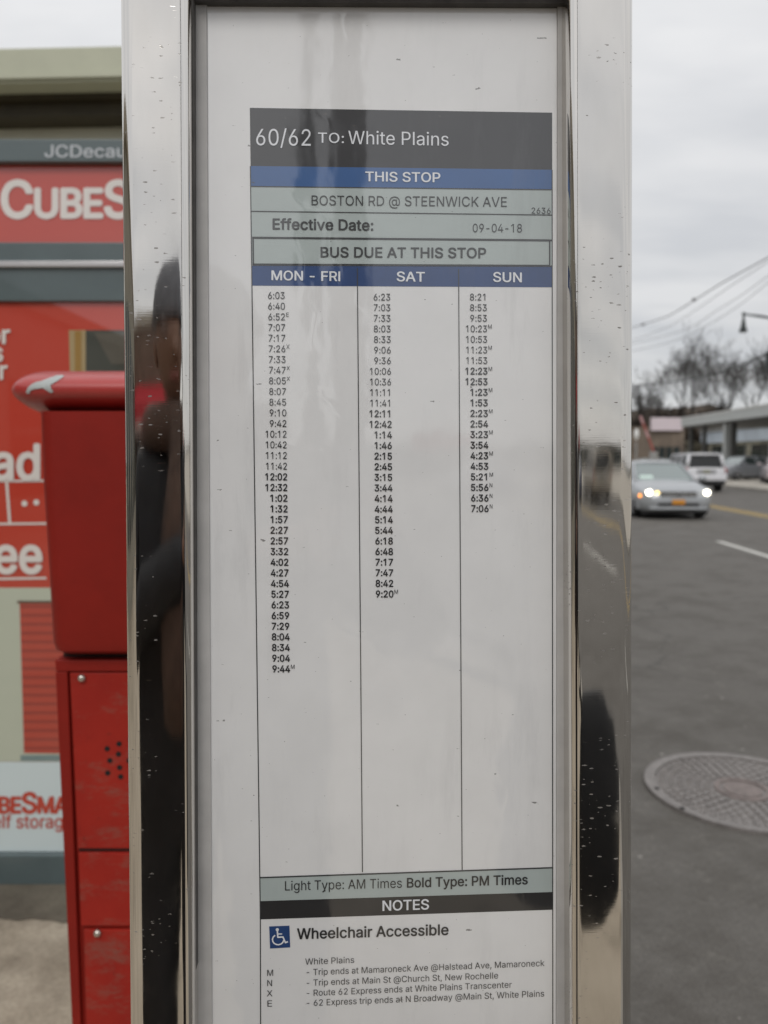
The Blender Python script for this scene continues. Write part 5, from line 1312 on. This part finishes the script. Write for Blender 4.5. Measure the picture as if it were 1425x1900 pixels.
# low far end of the street behind
FB = empty('far_street_building', (14, -62, 0), 'far low dark building closing the street behind the camera', 'building')
MB().box(-2, 34, -70, -62, 0, 2.6).build('wall', mat('dark_far_wall', (.10, .095, .08), .8, var=.3), FB)
MB().box(9, 14, -61.99, -61.5, 2.2, 3.6).build('sign', mat('dark_red_sign', (.35, .03, .03), .6), FB)
for i in range(8): MB().box(0+4*i, 2.5+4*i, -61.98, -61.9, .6, 1.9).build('window', GLASS, FB)
suv('suv', paint('tan_car_paint', (.36, .31, .24)), 'tan SUV behind the camera mirrored in the steel bar beside the road', 'SUV', None, (9.6, -25, 0), AWAY+pi+.15)
sedan('parked_car', paint('dark_blue_car_paint', (.05, .06, .10)), 'dark blue sedan behind the camera mirrored in the steel bar beside the tan SUV', 'car', None, (6.4, -27.0, 0), AWAY+pi, lit=False)

# ------------------------------------------------------------------ the photographer
BODY = mat('black_puffer_coat', (.012, .012, .014), .7, var=.4, scale=9, bump=.8, bscale=16)
SKIN = mat('skin', (.22, .125, .085), .5, var=.06, scale=20)
KNIT = mat('blue_grey_knit', (.15, .155, .17), .9, var=.2, scale=60)
SCARF = mat('brown_scarf', (.085, .052, .038), .9, var=.35, scale=40)
JEAN = mat('dark_trousers', (.02, .022, .03), .85, var=.2, scale=40)
def skinmesh(name, verts, edges, radii, m, parent=None, sub=2, root=0):
    me = bpy.data.meshes.new(name); me.from_pydata([tuple(v) for v in verts], edges, []); me.update()
    o = bpy.data.objects.new(name, me); COL.objects.link(o)
    sk = o.modifiers.new('skin', 'SKIN'); sk.use_smooth_shade = True
    for i, r_ in enumerate(radii):
        q = me.skin_vertices[0].data[i]; q.radius = (r_, r_) if isinstance(r_, (int, float)) else r_; q.use_root = (i == root)
    if sub:
        ss = o.modifiers.new('sub', 'SUBSURF'); ss.levels = sub; ss.render_levels = sub
    bpy.context.view_layer.update()
    dg = bpy.context.evaluated_depsgraph_get()
    nm = bpy.data.meshes.new_from_object(o.evaluated_get(dg))
    nm.name = name; nm.materials.clear(); nm.materials.append(m)
    nm.polygons.foreach_set('use_smooth', [True]*len(nm.polygons))
    bpy.data.objects.remove(o); bpy.data.meshes.remove(me)
    o = bpy.data.objects.new(name, nm); COL.objects.link(o)
    if parent is not None:
        off_ = origin(parent); nm.transform(Matrix.Translation(-off_)); o.parent = parent
    return o
px0, py0 = -.22, -.40
PR = empty('person', (px0, py0, GRD), 'person in a black coat, grey knit hat and brown scarf holding up a phone', 'person')
def V3(x, y, z): return Vector((px0+x, py0+y, z))
V = [V3(0,0,1.02), V3(0,0,1.20), V3(0,.01,1.42), V3(0,.01,1.54), V3(0,.03,1.62),         # pelvis, waist, chest, collar, neck
     V3(.21,0,1.48), V3(.37,.10,1.22), V3(.21+.03,.33,1.43),                                   # right arm: shoulder, elbow, wrist
     V3(-.21,0,1.48), V3(-.31,.14,1.22), V3(.08,.33,1.42),                                 # left arm
     V3(.10,0,.95), V3(.12,.03,.58), V3(.12,0,.20), V3(-.10,0,.95), V3(-.12,.02,.58), V3(-.12,-.02,.20)]
E_ = [(0,1),(1,2),(2,3),(3,4),(2,5),(5,6),(6,7),(2,8),(8,9),(9,10),(0,11),(11,12),(12,13),(0,14),(14,15),(15,16)]
Rr = [.21,.205,.215,.13,.06,.105,.082,.048,.105,.082,.048,.135,.095,.07,.135,.095,.07]
skinmesh('coat_body', V, E_, Rr, BODY, PR)
hc = V3(.0, .05, 1.735)
mb = MB(); secs = []
for i in range(17):
    a = -pi/2+pi*i/16; z = hc.z+.118*sin(a); rr = max(cos(a), .02)
    jaw = 1-.22*max(0, -sin(a))
    secs.append([(hc.x+.076*rr*jaw*cos(2*pi*k/24), hc.y+(.095*rr*sin(2*pi*k/24))*(1 if sin(2*pi*k/24) > 0 else .95)+(.012 if sin(2*pi*k/24) > .9 and abs(sin(a)) < .3 else 0), z) for k in range(24)])
mb.loft(secs)
mb.ball((hc.x, hc.y+.098, hc.z-.012), .013, .018, .022)                                   # nose
for sg in (1, -1): mb.ball((hc.x+sg*.078, hc.y, hc.z-.005), .010, .018, .030)             # ears
mb.build('head', SKIN, PR, smooth=True)
for sg in (1, -1): MB().ball((hc.x+sg*.030, hc.y+.084, hc.z+.012), .012, .010, .008).build('eye', mat('eye_dark', (.03, .02, .02), .2, var=0), PR, smooth=True)
MB().ball((hc.x, hc.y+.086, hc.z-.055), .024, .008, .007).build('mouth', mat('lip', (.28, .10, .08), .5, var=0), PR, smooth=True)
mb = MB(); secs = []
for i in range(10):
    a = pi/2*i/9; secs.append([(hc.x+.092*cos(a)*cos(2*pi*k/24), hc.y+.112*cos(a)*sin(2*pi*k/24)-.004, hc.z+.035+.115*sin(a)) for k in range(24)])
mb.loft(secs); mb.build('knit_hat', KNIT, PR, smooth=True)
mb = MB(); ringp = [(hc.x+.10*cos(2*pi*k/24), hc.y-.02+.11*sin(2*pi*k/24), 1.60) for k in range(25)]
mb.tube(ringp, .042, 10); mb.tube([(hc.x+.02, hc.y+.12, 1.60), (hc.x+.02, hc.y+.20, 1.45), (hc.x+.03, hc.y+.23, 1.25), (hc.x+.03, hc.y+.22, 1.16)], [.035, .05, .06, .055], 10)
mb.build('scarf', SCARF, PR, smooth=True)
for sg in (1, -1):
    secs = [[(px0+sg*.12+.05*sx*cos(2*pi*k/16), py0+.06+.14*sx*sin(2*pi*k/16), GRD+z) for k in range(16)] for z, sx in ((0, 1), (.04, 1.02), (.07, .9), (.11, .55))]
    MB().loft(secs).build('shoe', BODY, PR, smooth=True)
# phone held in both hands, its lens at the viewpoint
PC = Vector((.012, -.016, 1.49))
PHB = mat('black_phone_glass', (.01, .01, .012), .1, coat=1, var=0)
PH = empty('phone', PC, 'black phone held upright in both hands facing the timetable', 'phone')
MB().box(PC.x-.037, PC.x+.037, PC.y-.004, PC.y+.004, PC.z-.075, PC.z+.075).build('body', PHB, PH, bevel=.0035)
MB().tube([(0, -.0118, 1.55), (0, -.0105, 1.55)], .006, 16).build('camera_lens', mat('lens_ring', (.2, .2, .22), .2, .8, var=0), PH)
def hand(wr, sg, pc):
    """palm behind the phone's edge, fingers curled along its face side and a thumb over the back; sg +1 on the +x side"""
    pm_ = Vector((pc.x+sg*.052, pc.y-.012, pc.z-.02))
    skinmesh('hand', [wr, wr.lerp(pm_, .5), pm_, pm_+Vector((0, .004, .03))], [(0,1),(1,2),(2,3)], [.024, .026, (.016, .03), (.012, .018)], SKIN, PR, 1)
    for k in range(4):
        z = pc.z-.045+k*.021; l = (.8, .95, 1, .88)[k]
        a = Vector((pc.x+sg*.050, pc.y-.006, z)); b = Vector((pc.x+sg*.050, pc.y+.012, z+.002)); c = Vector((pc.x+sg*(.050-.024*l), pc.y+.015, z+.004)); d = Vector((pc.x+sg*(.050-.040*l), pc.y+.0135, z+.006))
        skinmesh('finger', [a, b, c, d], [(0,1),(1,2),(2,3)], [.0088, .0085, .0078, .0062], SKIN, PR, 1)
    a = Vector((pc.x+sg*.050, pc.y-.016, pc.z-.030)); b = Vector((pc.x+sg*.040, pc.y-.022, pc.z+.0)); c = Vector((pc.x+sg*.026, pc.y-.015, pc.z+.022))
    skinmesh('thumb', [a, b, c], [(0,1),(1,2)], [.0115, .010, .0075], SKIN, PR, 1)
hand(V[7], 1, PC+Vector((0, 0, -.02)))
hand(V[10], -1, PC+Vector((0, 0, -.035)))
# black tote hanging from the right forearm
tx, ty = px0+.635, py0+.13
TB = empty('tote_bag', (tx, ty, 1.0), 'black tote bag hanging from the forearm of the person with the phone', 'bag')
TOT = mat('black_nylon', (.006, .006, .007), .7, var=.2, scale=30)
secs = []
for z, wx, wy in ((.74, .10, .05), (.78, .15, .07), (.95, .16, .075), (1.08, .12, .045), (1.14, .06, .018)):
    secs.append([(tx+wx*.8*cos(2*pi*k/20), ty+wy*sin(2*pi*k/20), z) for k in range(20)])
MB().loft(secs).build('bag', TOT, TB, smooth=True)
MB().tube([(tx-.06, ty, 1.06), (tx-.11, ty, 1.20), (px0+.34, ty, 1.30), (px0+.38, ty, 1.20), (tx+.03, ty, 1.09)], .010, 8).build('handle', TOT, TB, smooth=True)
